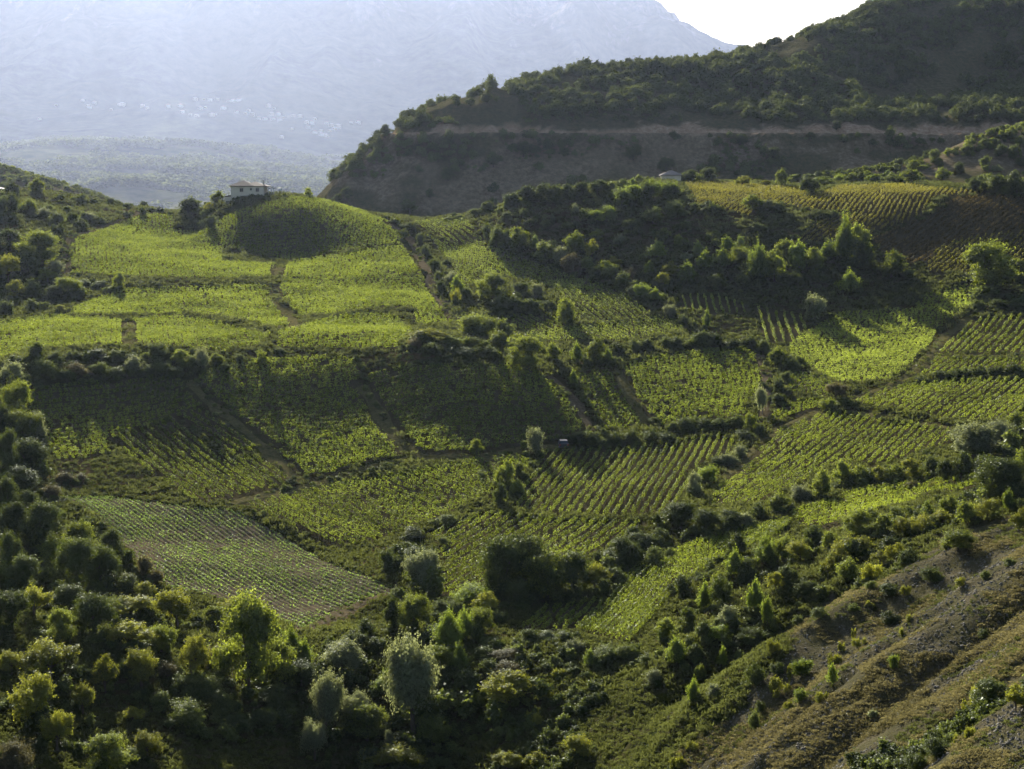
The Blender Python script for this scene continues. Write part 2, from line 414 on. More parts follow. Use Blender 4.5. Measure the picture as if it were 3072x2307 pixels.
# ------------------------------------------------------------------ vineyard plots: outline, a row line, spacing, foliage, height, where
TONGUE_A = [(1745,1895),(1830,1814),(1895,1724),(1945,1690),(2032,1655),(2171,1620),(2370,1566)]
TONGUE_B = [(1880,1935),(1930,1880),(1990,1815),(2071,1735),(2130,1700),(2270,1640),(2360,1592)]
PLOTS = [
 # name, polygon, row line, spacing, mat, separate rows?, where
 ('big', [(1647,1354),(1746,1354),(1895,1344),(2095,1319),(2166,1308),(2200,1323),(2190,1368),(2136,1378),(2062,1423),(2066,1477),(2000,1548),(1800,1552),(1560,1538),(1547,1523),(1617,1380)], ((1806,1354),(1656,1543)), 1.85, 'vine', True, 'in the wide plot below the parked car'),
 ('fan', [(1280,1600),(1397,1562),(1467,1542),(1587,1558),(1945,1572),(1855,1640),(1740,1680),(1600,1750),(1480,1790),(1310,1798),(1288,1765),(1340,1690),(1300,1620)], ((1572,1557),(1348,1697)), 2.1, 'vine', True, 'in the slanting plot above the great round clump'),
 ('tongue', [(1740,1898),(1830,1814),(1895,1724),(1945,1690),(2032,1655),(2171,1620),(2300,1585),(2370,1568),(2330,1605),(2270,1640),(2116,1700),(2071,1730),(1972,1824),(1900,1910),(1880,1935)], ((1745,1893),(1960,1700)), 1.65, 'vine', True, 'in the tongue-shaped plot beside the scree slope'),
 ('fold', [(2290,1323),(2350,1278),(2469,1240),(2534,1247),(2668,1268),(2852,1296),(2862,1338),(2788,1348),(2708,1378),(2658,1393),(2499,1393),(2449,1428),(2380,1467),(2310,1497),(2250,1522),(2136,1517),(2166,1448),(2221,1398)], ((2288,1366),(2465,1239)), 2.0, 'vine', True, 'in the long plot below the bare brown tree'),
 ('belt', [(706,1502),(816,1487),(1000,1453),(1239,1418),(1398,1388),(1577,1359),(1587,1398),(1557,1438),(1487,1448),(1467,1488),(1428,1503),(1298,1562),(1149,1617),(1050,1642),(970,1640),(910,1600),(800,1550),(715,1520)], ((1032,1459),(1195,1519)), 2.0, 'vine', True, 'in the plot above the ploughed field'),
 ('wedge', [(338,1318),(477,1273),(537,1259),(651,1368),(716,1373),(796,1378),(890,1442),(776,1487),(646,1507),(587,1507),(477,1438),(398,1383)], ((348,1338),(577,1502)), 2.1, 'vine', True, 'in the wedge plot above the crop field'),
 ('pale', [(2265,923),(2420,957),(2435,977),(2370,1032),(2295,1027)], ((2275,933),(2300,1022)), 2.4, 'lime_lit', True, 'in the little pale plot beside the silvery willow'),
 ('saddle', [(1244,668),(1398,660),(1457,739),(1428,744),(1348,729),(1278,694)], ((1313,674),(1413,739)), 2.0, 'lime_lit', True, 'in the topmost plot at the saddle'),  # this plot and the next two: sunlight painted by lighter leaf colour
 ('ribs', [(1632,858),(1806,868),(1845,883),(1875,888),(1955,938),(1920,953),(1746,978),(1731,968),(1696,903)], ((1746,873),(1850,945)), 1.9, 'lime_lit', True, 'in the ribbed plot left of the sunlit trees'),
 ('shelf', [(1572,1008),(1731,983),(1995,953),(2059,983),(2044,998),(1875,1028),(1845,1028),(1771,1023),(1646,1028),(1587,1018)], ((1736,988),(1815,1025)), 1.9, 'lime_lit', True, 'on the bright shelf above the dark bank'),
 ('slip', [(2370,1537),(2459,1517),(2618,1467),(2718,1457),(2917,1433),(2937,1448),(2927,1472),(2788,1487),(2718,1517),(2658,1527),(2614,1547),(2529,1567),(2524,1587),(2420,1582),(2375,1557)], ((2380,1547),(2668,1477)), 2.2, 'vine', True, 'in the narrow plot above the yellow bushes'),
 ('slab', [(2549,1199),(2618,1174),(2738,1155),(2867,1144),(3100,1140),(3100,1258),(2967,1262),(2867,1263),(2718,1240),(2569,1216)], ((2700,1245),(2850,1150)), 2.1, 'vine', True, 'in the plot right of the bare brown tree'),
 ('rim', [(2800,1055),(2892,977),(2942,957),(3100,950),(3100,1062),(2812,1062)], ((2823,1045),(2888,985)), 2.1, 'vine', True, 'in the plot at the right edge'),
 ('valley', [(590,1135),(696,1090),(900,1075),(1060,1080),(1085,1180),(1150,1270),(1212,1355),(1200,1368),(1100,1390),(1000,1425),(920,1447),(830,1355),(705,1245)], ((800,1262),(1050,1252)), 2.0, 'vine', True, 'in the left one of the two shaded plots'),
 ('bowl', [(1114,1185),(1100,1120),(1298,1100),(1587,1100),(1641,1150),(1696,1199),(1741,1264),(1746,1294),(1716,1309),(1646,1324),(1572,1344),(1448,1364),(1348,1369),(1259,1359),(1214,1319)], ((1250,1290),(1650,1272)), 2.0, 'vine', True, 'in the right one of the two shaded plots'),
 # plots that read as one leafy mass
 ('', [(214,719),(278,696),(428,648),(517,646),(522,694),(612,699),(671,749),(666,788),(826,793),(816,838),(497,838),(214,823)], ((300,800),(700,810)), 2.0, 'vine', False, ''),
 ('', [(617,676),(700,640),(790,618),(850,600),(880,592),(990,606),(1100,640),(1165,668),(1203,715),(1200,733),(1100,744),(1000,764),(866,785),(672,745),(617,705)], ((700,720),(1050,712)), 2.0, 'vine', False, ''),
 ('', [(866,790),(845,845),(826,868),(855,913),(900,950),(1000,948),(1170,925),(1240,925),(1250,978),(1358,973),(1310,900),(1260,820),(1205,738),(1100,750),(1000,770)], ((900,880),(1250,862)), 2.0, 'vine', False, ''),
 ('', [(214,933),(278,903),(328,888),(368,870),(796,858),(820,923),(865,948),(875,967),(840,992),(746,967),(597,948),(448,950),(214,948)], ((350,915),(750,905)), 2.0, 'vine', False, ''),
 ('', [(-120,985),(15,967),(179,948),(378,967),(378,1042),(278,1042),(100,1052),(30,1077),(-120,1085)], ((50,1015),(350,1005)), 2.0, 'vine', False, ''),
 ('', [(398,962),(497,952),(597,958),(721,992),(816,1007),(776,1037),(696,1052),(666,1062),(497,1040),(398,1042)], ((450,1000),(700,1018)), 2.0, 'vine', False, ''),
 ('', [(840,1000),(1000,955),(1090,940),(1190,955),(1240,1000),(1200,1030),(1190,1052),(1000,1050),(830,1050)], ((900,1020),(1150,1005)), 2.0, 'vine', False, ''),
 ('', [(100,1170),(527,1134),(572,1174),(607,1214),(547,1254),(467,1269),(318,1323),(328,1363),(179,1393),(134,1323),(90,1239)], ((200,1250),(520,1200)), 2.0, 'vine', False, ''),
 ('', [(592,1224),(686,1278),(761,1343),(766,1358),(701,1368),(656,1343),(597,1288),(547,1259)], ((600,1260),(740,1350)), 2.0, 'vine', False, ''),
 ('', [(1736,1130),(1840,1110),(1870,1165),(1925,1249),(1940,1279),(1815,1294),(1795,1264),(1751,1190)], ((1780,1220),(1900,1212)), 2.0, 'vine', False, ''),
 ('', [(1870,1095),(1895,1190),(1945,1269),(1972,1283),(2100,1262),(2245,1254),(2225,1220),(2290,1180),(2295,1130),(2280,1085),(2235,1047),(2170,1047),(1972,1070)], ((1950,1200),(2250,1170)), 2.0, 'vine', False, ''),
 ('', [(2370,1037),(2420,1002),(2519,943),(2618,938),(2748,928),(2758,893),(2917,848),(2942,893),(2892,938),(2817,987),(2788,1037),(2748,1067),(2738,1100),(2668,1145),(2519,1154),(2440,1115),(2370,1075)], ((2400,1100),(2700,1085)), 2.0, 'lime_lit', False, ''),
 ('', [(2738,1124),(2807,1075),(3100,1083),(3100,1105),(2917,1112),(2768,1139)], ((2800,1120),(2850,1085)), 2.0, 'vine', False, ''),
 ('', [(2022,903),(2071,888),(2161,893),(2250,923),(2250,943),(2171,943),(2052,938)], ((2080,895),(2090,935)), 2.2, 'lime_lit', False, ''),
 ('', [(1278,709),(1348,734),(1467,744),(1646,804),(1806,863),(1796,873),(1646,868),(1522,834),(1438,819),(1413,858),(1388,848),(1348,789),(1298,729)], ((1467,749),(1646,815)), 1.7, 'lime_lit', False, ''),  # leaf colour lightened here to stand in for sunshine on the strip
 ('', [(1497,953),(1641,948),(1716,978),(1577,1003)], ((1560,955),(1620,985)), 2.2, 'vine', False, ''),
 ('', [(2057,555),(2121,548),(2420,567),(2430,595),(2519,560),(2718,556),(2817,568),(3000,580),(2817,590),(2768,644),(2693,679),(2600,640),(2420,630),(2340,615),(2245,650),(2171,629),(2096,624)], ((2450,620),(2520,570)), 1.8, 'gold', False, ''),
 ('', [(2370,739),(2410,699),(2469,664),(2569,644),(2668,649),(2758,654),(2618,699),(2494,724)], ((2440,720),(2540,650)), 1.8, 'gold', False, ''),
 ('', [(2793,649),(2867,590),(3017,594),(3100,594),(3100,684),(3017,699),(2892,719),(2817,739),(2793,784),(2718,798),(2633,749),(2618,714)], ((2643,734),(2842,609)), 2.1, 'rust', False, ''),
 ('', [(2812,744),(2917,714),(3100,694),(3100,800),(3017,780),(2907,823),(2793,818),(2778,803)], ((2830,800),(2930,720)), 1.8, 'gold', False, ''),
 ('', [(2360,1149),(2395,1109),(2519,1164),(2469,1199),(2370,1179)], ((2380,1170),(2460,1180)), 2.0, 'vine', False, ''),
 ('', [(1560,1890),(1640,1830),(1780,1803),(1820,1812),(1735,1893),(1640,1895)], ((1640,1880),(1720,1812)), 1.65, 'vine', False, ''),
 ('', [(2300,1249),(2370,1209),(2469,1199),(2469,1224),(2395,1254),(2330,1269)], ((2320,1255),(2450,1212)), 2.0, 'vine', False, ''),
]
CROP = [(179,1490),(338,1492),(562,1522),(701,1530),(845,1608),(970,1683),(1100,1730),(1180,1764),(1193,1779),(1099,1795),(935,1875),(900,1890),(880,1880),(746,1834),(582,1774),(497,1764),(388,1660),(348,1615),(300,1570)]
SCREE = [(2000,2400),(2060,2250),(2250,2090),(2330,1960),(2420,1830),(2600,1760),(2740,1690),(2850,1600),(3100,1540),(3900,1450),(3900,2400)]
DRY = [[(130,1400),(330,1370),(420,1400),(580,1515),(330,1488),(180,1484)], [(880,1905),(1100,1800),(1210,1772),(1210,1800),(1100,1840),(960,1910)], [(1000,1690),(1150,1640),(1290,1620),(1230,1740),(1110,1725)],
       [(0,640),(140,690),(180,760),(0,720)], [(2320,740),(2440,650),(2420,700),(2370,745)], [(2040,945),(2250,945),(2290,1020),(2200,1040),(2050,985)],
       [(230,590),(430,628),(400,650),(240,625)], [(1250,1010),(1420,1030),(1400,1060),(1230,1050)], [(1080,1060),(1350,1060),(1300,1085),(1080,1085)]]

cov = np.zeros((NA_R*NA_C, 4), dtype=np.float32); cov[:, 3] = 1
fx, fy = GX.ravel(), GY.ravel()
wob_x, wob_y = fx + fbm(fx/4, fy/4, 2)*3, fy + fbm(fx/4+9, fy/4, 2)*3
plot_polys = [ground_poly(p[1]) for p in PLOTS]
for p in plot_polys: cov[inside(p, fx, fy), 2] = 1
CROP_POLY = ground_poly(CROP); SCREE_POLY = ground_poly(SCREE)
cov[inside(CROP_POLY, fx, fy), 1] = 0.75
for p in DRY: cov[inside(ground_poly(p), wob_x, wob_y), 1] = 0.8
cov[inside(SCREE_POLY, wob_x, wob_y), 0] = 1
idx = np.arange(NA_R*NA_C).reshape(NA_R, NA_C)
quads = np.stack([idx[:-1,:-1], idx[:-1,1:], idx[1:,1:], idx[1:,:-1]], -1).reshape(-1, 4)
me = mesh_np('ground', np.c_[fx, fy, GZ.ravel()], quads, True)
ca = me.attributes.new('cover', 'FLOAT_COLOR', 'POINT'); ca.data.foreach_set('color', cov.ravel())
tag(link('ground', me, ground_mat('hillside_ground')), 'terraced hillside ground of grass, soil and scree under the vineyards', kind='structure')
def cover_at(x, y, ch):
    r = np.clip(((np.log(y)-_r[0])/(_r[1]-_r[0])).round().astype(int), 0, NA_R-1); c = np.clip(((x/a_half(y)+1)/(_c[1]-_c[0])).round().astype(int), 0, NA_C-1)
    return cov[r*NA_C + c, ch]

# a wide sheet of land under everything, out to the horizon
sh = Solid(); S_ = 30000.0
sh.poly([(-S_, -3000, -95), (S_, -3000, -95), (S_, S_, -95), (-S_, S_, -95)], [(0, 1, 2, 3)])
tag(sh.build('valley_ground', track_mat('valley_floor', (0.045, 0.055, 0.022), (0.085, 0.085, 0.035))), 'green valley floor running out to the horizon', kind='structure')

# ------------------------------------------------------------------ hill with the cut road, spur, left hill, mountain
def patch_mesh(name, fn, xs, ys, mat, cover=None, label=''):
    X, Y = np.meshgrid(xs, ys); Z = fn(X, Y)
    n, m_ = X.shape; id_ = np.arange(n*m_).reshape(n, m_)
    q = np.stack([id_[:-1,:-1], id_[:-1,1:], id_[1:,1:], id_[1:,:-1]], -1).reshape(-1, 4)
    me = mesh_np(name, np.c_[X.ravel(), Y.ravel(), Z.ravel()], q, True)
    if cover is not None:
        c = np.ones((n*m_, 4), np.float32); c[:, :3] = cover(X.ravel(), Y.ravel(), Z.ravel())
        a = me.attributes.new('cover', 'FLOAT_COLOR', 'POINT'); a.data.foreach_set('color', c.ravel())
    return tag(link(name, me, mat), label, kind='structure')

HB = [(960,602,628),(1010,540,632),(1080,470,638),(1180,392,646),(1260,345,655),(1400,300,680),(1650,240,712),(1900,205,732),(2180,172,756),(2400,120,782),(2600,45,826),(2750,0,856),(3072,-20,886),(3400,-60,900),
      (1000,660,600),(1200,660,598),(1500,660,596),(1900,640,596),(2300,640,596),(2700,640,596),(3100,640,600),
      (1100,560,612),(1300,480,622),(1500,400,640),(1800,400,640),(2100,400,642),(2400,400,645),(2700,395,650),(3000,380,660),(3300,370,670),
      (1500,500,620),(1900,500,620),(2300,500,622),(2700,500,626),(1800,300,682),(2200,300,694),(2600,250,738),(2900,200,782),(3100,250,766)]
hb = [survey(*h) for h in HB]
for px, py, D in HB[:14]:
    q = survey(px, py, D); hb.append(np.array([q[0]-0.15*(D*0.1), q[1]+55, q[2]-16])); hb.append(np.array([q[0]-8, q[1]+150, q[2]-60]))
for y in (600, 660, 720, 800): hb.append(np.array([-115, y, -48])); hb.append(np.array([-170, y, -75]))
hb = np.array(hb); tpsB = TPS(hb[:, :2], hb[:, 2], 100.0, 4e-3)
ROAD_Z = survey(1500, 400, 640)[2]
def hill_raw(x, y): return tpsB(x, y) + fbm(x/40, y/40, 4)*4.5 + (0.4-np.abs(fbm(x/17+4, y/70, 4)))*5.0 + fbm(x/7, y/7, 3)*1.0
def hill_h(x, y):
    z = hill_raw(x, y); t = z - ROAD_Z
    zz = np.where((t > -3) & (t <= 1.5), ROAD_Z + 0.02*(t+3), np.where((t > 1.5) & (t < 7), ROAD_Z + (t-1.5)*7.0/5.5, z))
    zz = np.where((t > -6) & (t <= -3), ROAD_Z - (-3-t)*2.0, zz)
    return zz
def hill_cover(x, y, z):
    t = hill_raw(x, y) - ROAD_Z; t = t + (fbm(x/5, y/5, 3)*3.0 + fbm(x/24+8, y/24, 2)*4.0)*smooth01(t/3)
    cut = smooth01((t+3.0)/0.6) * smooth01((np.where(x < -30, 2.2, np.where(x < 10, 3.8, 5.2))-t)/1.5)
    scree = smooth01((2-t)/3) * smooth01((fbm(x/22, z/10, 4)+0.22)/0.35)
    return np.c_[cut, np.maximum(scree, 0.15), 0*t]
HILL_MAT = hill_mat('hill_scrub_and_rock')
patch_mesh('hill', hill_h, np.arange(-190, 420, 2.0), np.arange(575, 1060, 1.7), HILL_MAT, hill_cover, 'dark wooded hill with a road cut across its face')

SPUR = [(2330,548,575),(2480,535,560),(2600,515,562),(2760,470,575),(2900,425,588),(3072,372,605),(3300,300,640),(3072,560,525),(2800,560,528),(2600,570,535),(3072,480,560),(2800,520,552),(3300,520,540),(3300,420,580)]
sb = [survey(*h) for h in SPUR]
for px, py, D in SPUR[:7]: q = survey(px, py, D); sb.append(np.array([q[0], q[1]+35, q[2]-22]))
for x, y in ((90, 560), (85, 600), (80, 520)): sb.append(np.array([x-25, y, -24]))
sb = np.array(sb); tpsC = TPS(sb[:, :2], sb[:, 2], 100.0, 3e-3)
def spur_h(x, y): return tpsC(x, y) + fbm(x/25, y/25, 4)*2.4
patch_mesh('spur_hill', spur_h, np.arange(70, 280, 1.5), np.arange(505, 680, 1.5), HILL_MAT,
           lambda x, y, z: np.c_[0*x, 0.2+0.6*smooth01((fbm(x/20, y/20, 2)+0.1)/0.2), 0*x], 'scrubby spur of hillside at the right edge')

LH = [(-300,430,900),(0,506,860),(90,528,850),(250,573,840),(330,605,835),(420,660,830),(-300,600,760),(0,620,760),(200,640,770)]
lb = [survey(*h) for h in LH]
for px, py, D in LH[:6]: q = survey(px, py, D); lb.append(np.array([q[0], q[1]+90, q[2]-30]))
lb = np.array(lb); tpsL = TPS(lb[:, :2], lb[:, 2], 100.0, 3e-3)
def left_h(x, y): return tpsL(x, y) + fbm(x/40, y/40, 4)*3.0
patch_mesh('low_hill', left_h, np.arange(-390, -150, 2.5), np.arange(740, 950, 2.5), HILL_MAT, lambda x, y, z: np.c_[0*x, 0.3+0*x, 0*x], 'sunlit green hill behind the left skyline')

MT = [(-500,620,1450),(0,620,1450),(300,625,1450),(600,630,1450),(900,640,1500),(1300,640,1600),(-500,560,1900),(0,560,1900),(300,545,1850),(500,520,1900),(700,530,2000),(900,560,2000),
      (-500,440,2700),(0,450,2650),(300,430,2500),(600,440,2600),(900,470,2700),(-500,330,3300),(0,330,3250),(300,330,3150),(600,310,3300),(900,370,3250),(1200,430,3200),(1500,480,3200),
      (-500,150,3800),(0,150,3750),(500,150,3750),(1000,180,3750),(1500,260,3750),(-500,-90,4150),(0,-90,4150),(500,-90,4150),(1000,-90,4200),(1400,-20,4250),(1700,110,4150),
      (-500,-190,4500),(300,-200,4500),(900,-200,4550),(1300,-180,4650),(1600,-110,4700),(1880,0,4700),(2000,72,4680),(2180,176,4650),(2400,330,4600),(2700,480,4500),(2000,300,4100),(2400,470,4000),(3200,590,4300),(1900,520,3400)]
MS = 2.4                                                     # the mountain stands well beyond the valley
mb = [survey(*h) for h in MT]
for px, py, D in MT[35:45]: q = survey(px, py, D); mb.append(np.array([q[0]+60, q[1]+500, q[2]-190])); mb.append(np.array([q[0]+60, q[1]+1300, max(q[2]-520, -80)]))
mb = np.array(mb)*MS; tpsM = TPS(mb[:, :2], mb[:, 2], 1000.0*MS, 2e-3)
def mount_h(x, y):
    return mount_unit(np.asarray(x)/MS, np.asarray(y)/MS)*MS
def mount_unit(x, y):
    amp = smooth01((y-2600)/1500)
    return tpsM(x*MS, y*MS)/MS + fbm(x/420, y/420, 5)*(10+120*amp) + (0.4-np.abs(fbm(x/300+7, y/800, 4)))*190*amp + (fbm(x/120, y/120, 4)*16)*(1-0.3*amp)
MT_R = np.exp(np.linspace(math.log(1350*MS), math.log(6200*MS), 300)); MT_C = np.linspace(-0.52, 0.34, 300)
MYG = MT_R[:, None]*np.ones((1, 300)); MXG = MT_C[None, :]*MYG; MZG = mount_h(MXG, MYG)
mi = np.arange(300*300).reshape(300, 300)
MOUNT_MAT = mountain_mat('mountain_scrub_and_rock')
tag(link('mountain', mesh_np('mountain', np.c_[MXG.ravel(), MYG.ravel(), MZG.ravel()], np.stack([mi[:-1,:-1], mi[:-1,1:], mi[1:,1:], mi[1:,:-1]], -1).reshape(-1, 4), True), MOUNT_MAT),
    'great hazy mountain rising behind the village', kind='structure')

def march(fn, px, py, D0, D1, n=900):
    d = ray(px, py); d = d/d[1]; D = np.linspace(D0, D1, n)
    g = d[2]*D - fn(d[0]*D, D); k = np.nonzero(g <= 0)[0]
    Dh = D[k[0]] if len(k) else D[np.argmin(g)]
    return np.array([d[0]*Dh, Dh, float(fn(np.array([d[0]*Dh]), np.array([Dh]))[0])])

# ------------------------------------------------------------------ tracks
TRACKS = [
 ([(199,833),(194,778),(196,734),(214,714),(278,692),(398,647),(428,637)], 2.4, DIRT, 'brown dirt track climbing beside the upper left vineyard'),
 ([(840,798),(830,843),(816,858),(835,913),(865,943),(890,967),(880,987)], 2.6, GRASSY, 'grassy track running down the knoll between plots'),
 ([(385,1042),(390,987),(388,968)], 2.2, GRASSY, 'short pale grass track between two left plots'),
 ([(1169,674),(1219,699),(1244,744),(1273,794),(1298,858),(1338,918),(1368,963)], 2.8, DIRT, 'dark dirt track down the gully right of the knoll'),
 ([(567,1144),(612,1194),(696,1259),(776,1328),(816,1368),(860,1408),(910,1456)], 2.6, GRASSY, 'grass track slanting down between the shaded plots'),
 ([(1085,1160),(1119,1209),(1164,1284),(1209,1334),(1234,1364),(1290,1380),(1448,1374),(1590,1349),(1660,1340),(1720,1340)], 3.0, GRASSY, 'grass track bending towards the parked car'),
 ([(1236,1378),(1100,1406),(1000,1440),(910,1462),(760,1494),(690,1514)], 3.0, GRASSY, 'grass track above the belt of vines'),
 ([(1641,1125),(1696,1165),(1731,1214),(1761,1264),(1776,1299)], 2.6, DIRT, 'brown dirt track below the lone small tree'),
 ([(1850,1110),(1885,1185),(1920,1234),(1945,1279)], 2.2, GRASSY, 'narrow grass track between two central plots'),
 ([(2150,1450),(2250,1360),(2290,1320),(2330,1286),(2460,1236)], 2.6, GRASSY, 'grass track along the edge of the long plot'),
 ([(2569,1192),(2668,1164),(2748,1116),(2788,1065),(2842,1002),(2917,948),(2957,923)], 3.0, GRASSY, 'grass track climbing between the right hand plots'),
 ([(2545,1234),(2620,1246),(2718,1262),(2860,1286),(2960,1278)], 2.4, GRASSY, 'grass track between the long plot and the upper right plots'),
 ([(2800,1072),(2900,1068),(3000,1070),(3120,1068)], 2.0, GRASSY, 'narrow grass track below the plot at the right edge'),
 ([(900,1898),(950,1873),(1099,1799),(1198,1774)], 2.2, DIRT, 'bare earth track along the foot of the ploughed field'),
 ([(2280,1065),(2300,1124),(2300,1164),(2290,1278)], 2.0, DIRT, 'dirt track behind the silvery willow in the centre right'),
 ([(2778,557),(2847,561),(2907,558),(2982,552),(3100,552)], 3.2, GRAVEL, 'pale gravel road on the right skyline'),
 ([(2330,560),(2410,549),(2519,547)], 4.0, GRAVEL, 'pale gravel yard among the skyline bushes'),
]
TRACK_PTS = []
for pts, w, mat, lab in TRACKS:
    w *= 1.1
    P = np.array([ground_at(*p)[:2] for p in pts]); seg = np.r_[0, np.cumsum(np.linalg.norm(np.diff(P, axis=0), axis=1))]
    s = np.arange(0, seg[-1], 1.0); X, Y = np.interp(s, seg, P[:, 0]), np.interp(s, seg, P[:, 1])
    for _ in range(6):
        X[1:-1] = (X[:-2]+2*X[1:-1]+X[2:])/4; Y[1:-1] = (Y[:-2]+2*Y[1:-1]+Y[2:])/4
    TRACK_PTS.append((X.copy(), Y.copy(), w*0.5+0.35))
    dx, dy = np.gradient(X), np.gradient(Y); L = np.hypot(dx, dy); nx, ny = -dy/L, dx/L
    offs = np.linspace(-0.5, 0.5, 7); ww = w*(1+0.9*fbm(s/4, s*0+w, 3))
    vx = X[:, None]+nx[:, None]*offs*ww[:, None]; vy = Y[:, None]+ny[:, None]*offs*ww[:, None]
    vz = height(vx, vy) + 0.10 - 0.20*(np.abs(offs) > 0.4)
    n, m_ = vx.shape; id_ = np.arange(n*m_).reshape(n, m_)
    q = np.stack([id_[:-1,:-1], id_[:-1,1:], id_[1:,1:], id_[1:,:-1]], -1).reshape(-1, 4)
    tag(link('path', mesh_np('path', np.c_[vx.ravel(), vy.ravel(), vz.ravel()], q, True), mat), lab, kind='structure')

def on_track(x, y):
    r = np.zeros(len(x), bool)
    for X, Y, w in TRACK_PTS:
        b = (x > X.min()-3) & (x < X.max()+3) & (y > Y.min()-3) & (y < Y.max()+3)
        if b.any(): r[b] |= (np.hypot(x[b][:, None]-X, y[b][:, None]-Y).min(1) < w)
    return r

# ------------------------------------------------------------------ foliage meshes
def leaf_mesh(name, P, N, size, rnd, mat, flat=0.62):
    n = len(P)
    N = N/np.maximum(np.linalg.norm(N, axis=1, keepdims=True), 1e-6)
    T = np.cross(N, RNG.normal(size=(n, 3))); T /= np.maximum(np.linalg.norm(T, axis=1, keepdims=True), 1e-6)
    B = np.cross(N, T); s = np.asarray(size)[:, None]*0.5
    co = np.stack([P+T*s, P+B*s*flat, P-T*s, P-B*s*flat], 1).reshape(-1, 3)
    me = mesh_np(name, co, np.arange(4*n).reshape(n, 4))
    a = me.attributes.new('rnd', 'FLOAT', 'FACE'); a.data.foreach_set('value', np.asarray(rnd, dtype=np.float32))
    me.materials.append(mat)
    return me
def unit(n):
    v = RNG.normal(size=(n, 3)); return v/np.linalg.norm(v, axis=1, keepdims=True)

def crown_points(lobes, n, jitter=0.16, up=0.25):
    """leaves over the shells of a set of lobes (centre, radii)"""
    w = np.array([l[3]*l[4]+l[3]*l[5]+l[4]*l[5] for l in lobes]); cnt = RNG.multinomial(n, w/w.sum())
    P, N, R = [], [], []
    for l, k in zip(lobes, cnt):
        u = unit(k); u[:, 2] = np.where(u[:, 2] < -0.55, -u[:, 2], u[:, 2])
        c, r = np.array(l[:3]), np.array(l[3:6])
        rad = 1 - np.abs(RNG.normal(size=k))*jitter - 0.25*(RNG.random(k) < 0.2)
        tw = unit(14); tw[:, 2] = np.abs(tw[:, 2]); sel = RNG.random(k) < 0.30; pick = RNG.integers(0, 14, k); along = RNG.random(k)
        u = np.where(sel[:, None], tw[pick] + (0.16-0.10*along)[:, None]*RNG.normal(size=(k, 3)), u); rad = np.where(sel, 0.75+0.7*along, rad)
        bump = 1 + 0.22*np.sin(u[:, 0]*7+l[0]*40)*np.sin(u[:, 1]*7+l[1]*50)*np.sin(u[:, 2]*6+1)
        P.append(c + u*r*(rad*bump)[:, None])
        N.append(u/r*r.mean() + 0.9*unit(k) + np.array([0, 0, up]))
        R.append(np.clip(0.5 + 0.22*RNG.normal(size=k) + RNG.normal()*0.12, 0, 1))
    return np.concatenate(P), np.concatenate(N), np.concatenate(R)
def crown_shade_core(lobes, k=12):
    """dense inner leaf sprays added to block light, darkest tone for inner shade"""
    P, N, S, R = [], [], [], []
    for l in lobes:
        u = unit(k); r = np.array(l[3:6])
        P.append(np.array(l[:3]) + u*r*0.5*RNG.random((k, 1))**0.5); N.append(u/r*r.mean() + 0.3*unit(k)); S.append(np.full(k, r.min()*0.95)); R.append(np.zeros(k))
    return np.concatenate(P), np.concatenate(N), np.concatenate(S), np.concatenate(R)

def lobes_round(k, zc=0.50, rx=0.33, rz=0.36, lr=(0.13, 0.22)):
    L = [(0, 0, zc, rx*0.85, rx*0.85, rz*0.95), (0.05, -0.05, 0.24, rx*0.8, rx*0.8, 0.24)]
    for i in range(k):
        u = unit(1)[0]; u[2] = abs(u[2])*1.5-0.6 if random.random() < 0.8 else u[2]
        r = random.uniform(*lr)
        L.append((u[0]*rx, u[1]*rx, zc+u[2]*rz, r, r, r*0.85))
    return L
def lobes_bush(k):
    L = [(0, 0, 0.34, 0.34, 0.34, 0.40)]
    for i in range(k):
        a = random.uniform(0, 6.28); q = random.uniform(0.05, 0.33); r = random.uniform(0.14, 0.24)
        L.append((math.cos(a)*q, math.sin(a)*q, random.uniform(0.15, 0.78-0.7*q), r, r, r*1.05))
    return L
def lobes_poplar(k):
    L = []
    for i in range(k):
        a = random.uniform(0, 6.28); q = random.uniform(0.0, 0.28) if i else 0
        h = random.uniform(0.6, 0.98)*(1-0.9*q) if i else 0.95; r = random.uniform(0.09, 0.17)
        L.append((math.cos(a)*q, math.sin(a)*q, 0.08+h*0.5, r, r, h*0.48))
    L.append((0, 0, 0.35, 0.34, 0.34, 0.33))
    return L
def lobes_willow(k):
    L = [(0, 0, 0.48, 0.34, 0.34, 0.40)]
    for i in range(k):
        a = random.uniform(0, 6.28); q = random.uniform(0.12, 0.34); r = random.uniform(0.12, 0.2)
        L.append((math.cos(a)*q, math.sin(a)*q, random.uniform(0.30, 0.98-0.9*q), r, r, r*1.5))
    return L
def lobes_open(k):
    L = []
    for i in range(k):
        a = random.uniform(0, 6.28); q = 0.38*math.sqrt(random.random()); r = random.uniform(0.09, 0.16)
        L.append((math.cos(a)*q, math.sin(a)*q, random.uniform(0.26+0.2*q, 0.93-0.75*q), r*1.1, r*1.1, r*1.0))
    L.append((0, 0, 0.58, 0.2, 0.2, 0.26))
    return L
def lobes_sprig(k):
    L = []
    for i in range(k):
        a = random.uniform(0, 6.28); q = random.uniform(0, 0.25); h = random.uniform(0.5, 1.0)
        L.append((math.cos(a)*q*1.2, math.sin(a)*q*1.2, h*0.5, 0.10, 0.10, h*0.45))
    return L
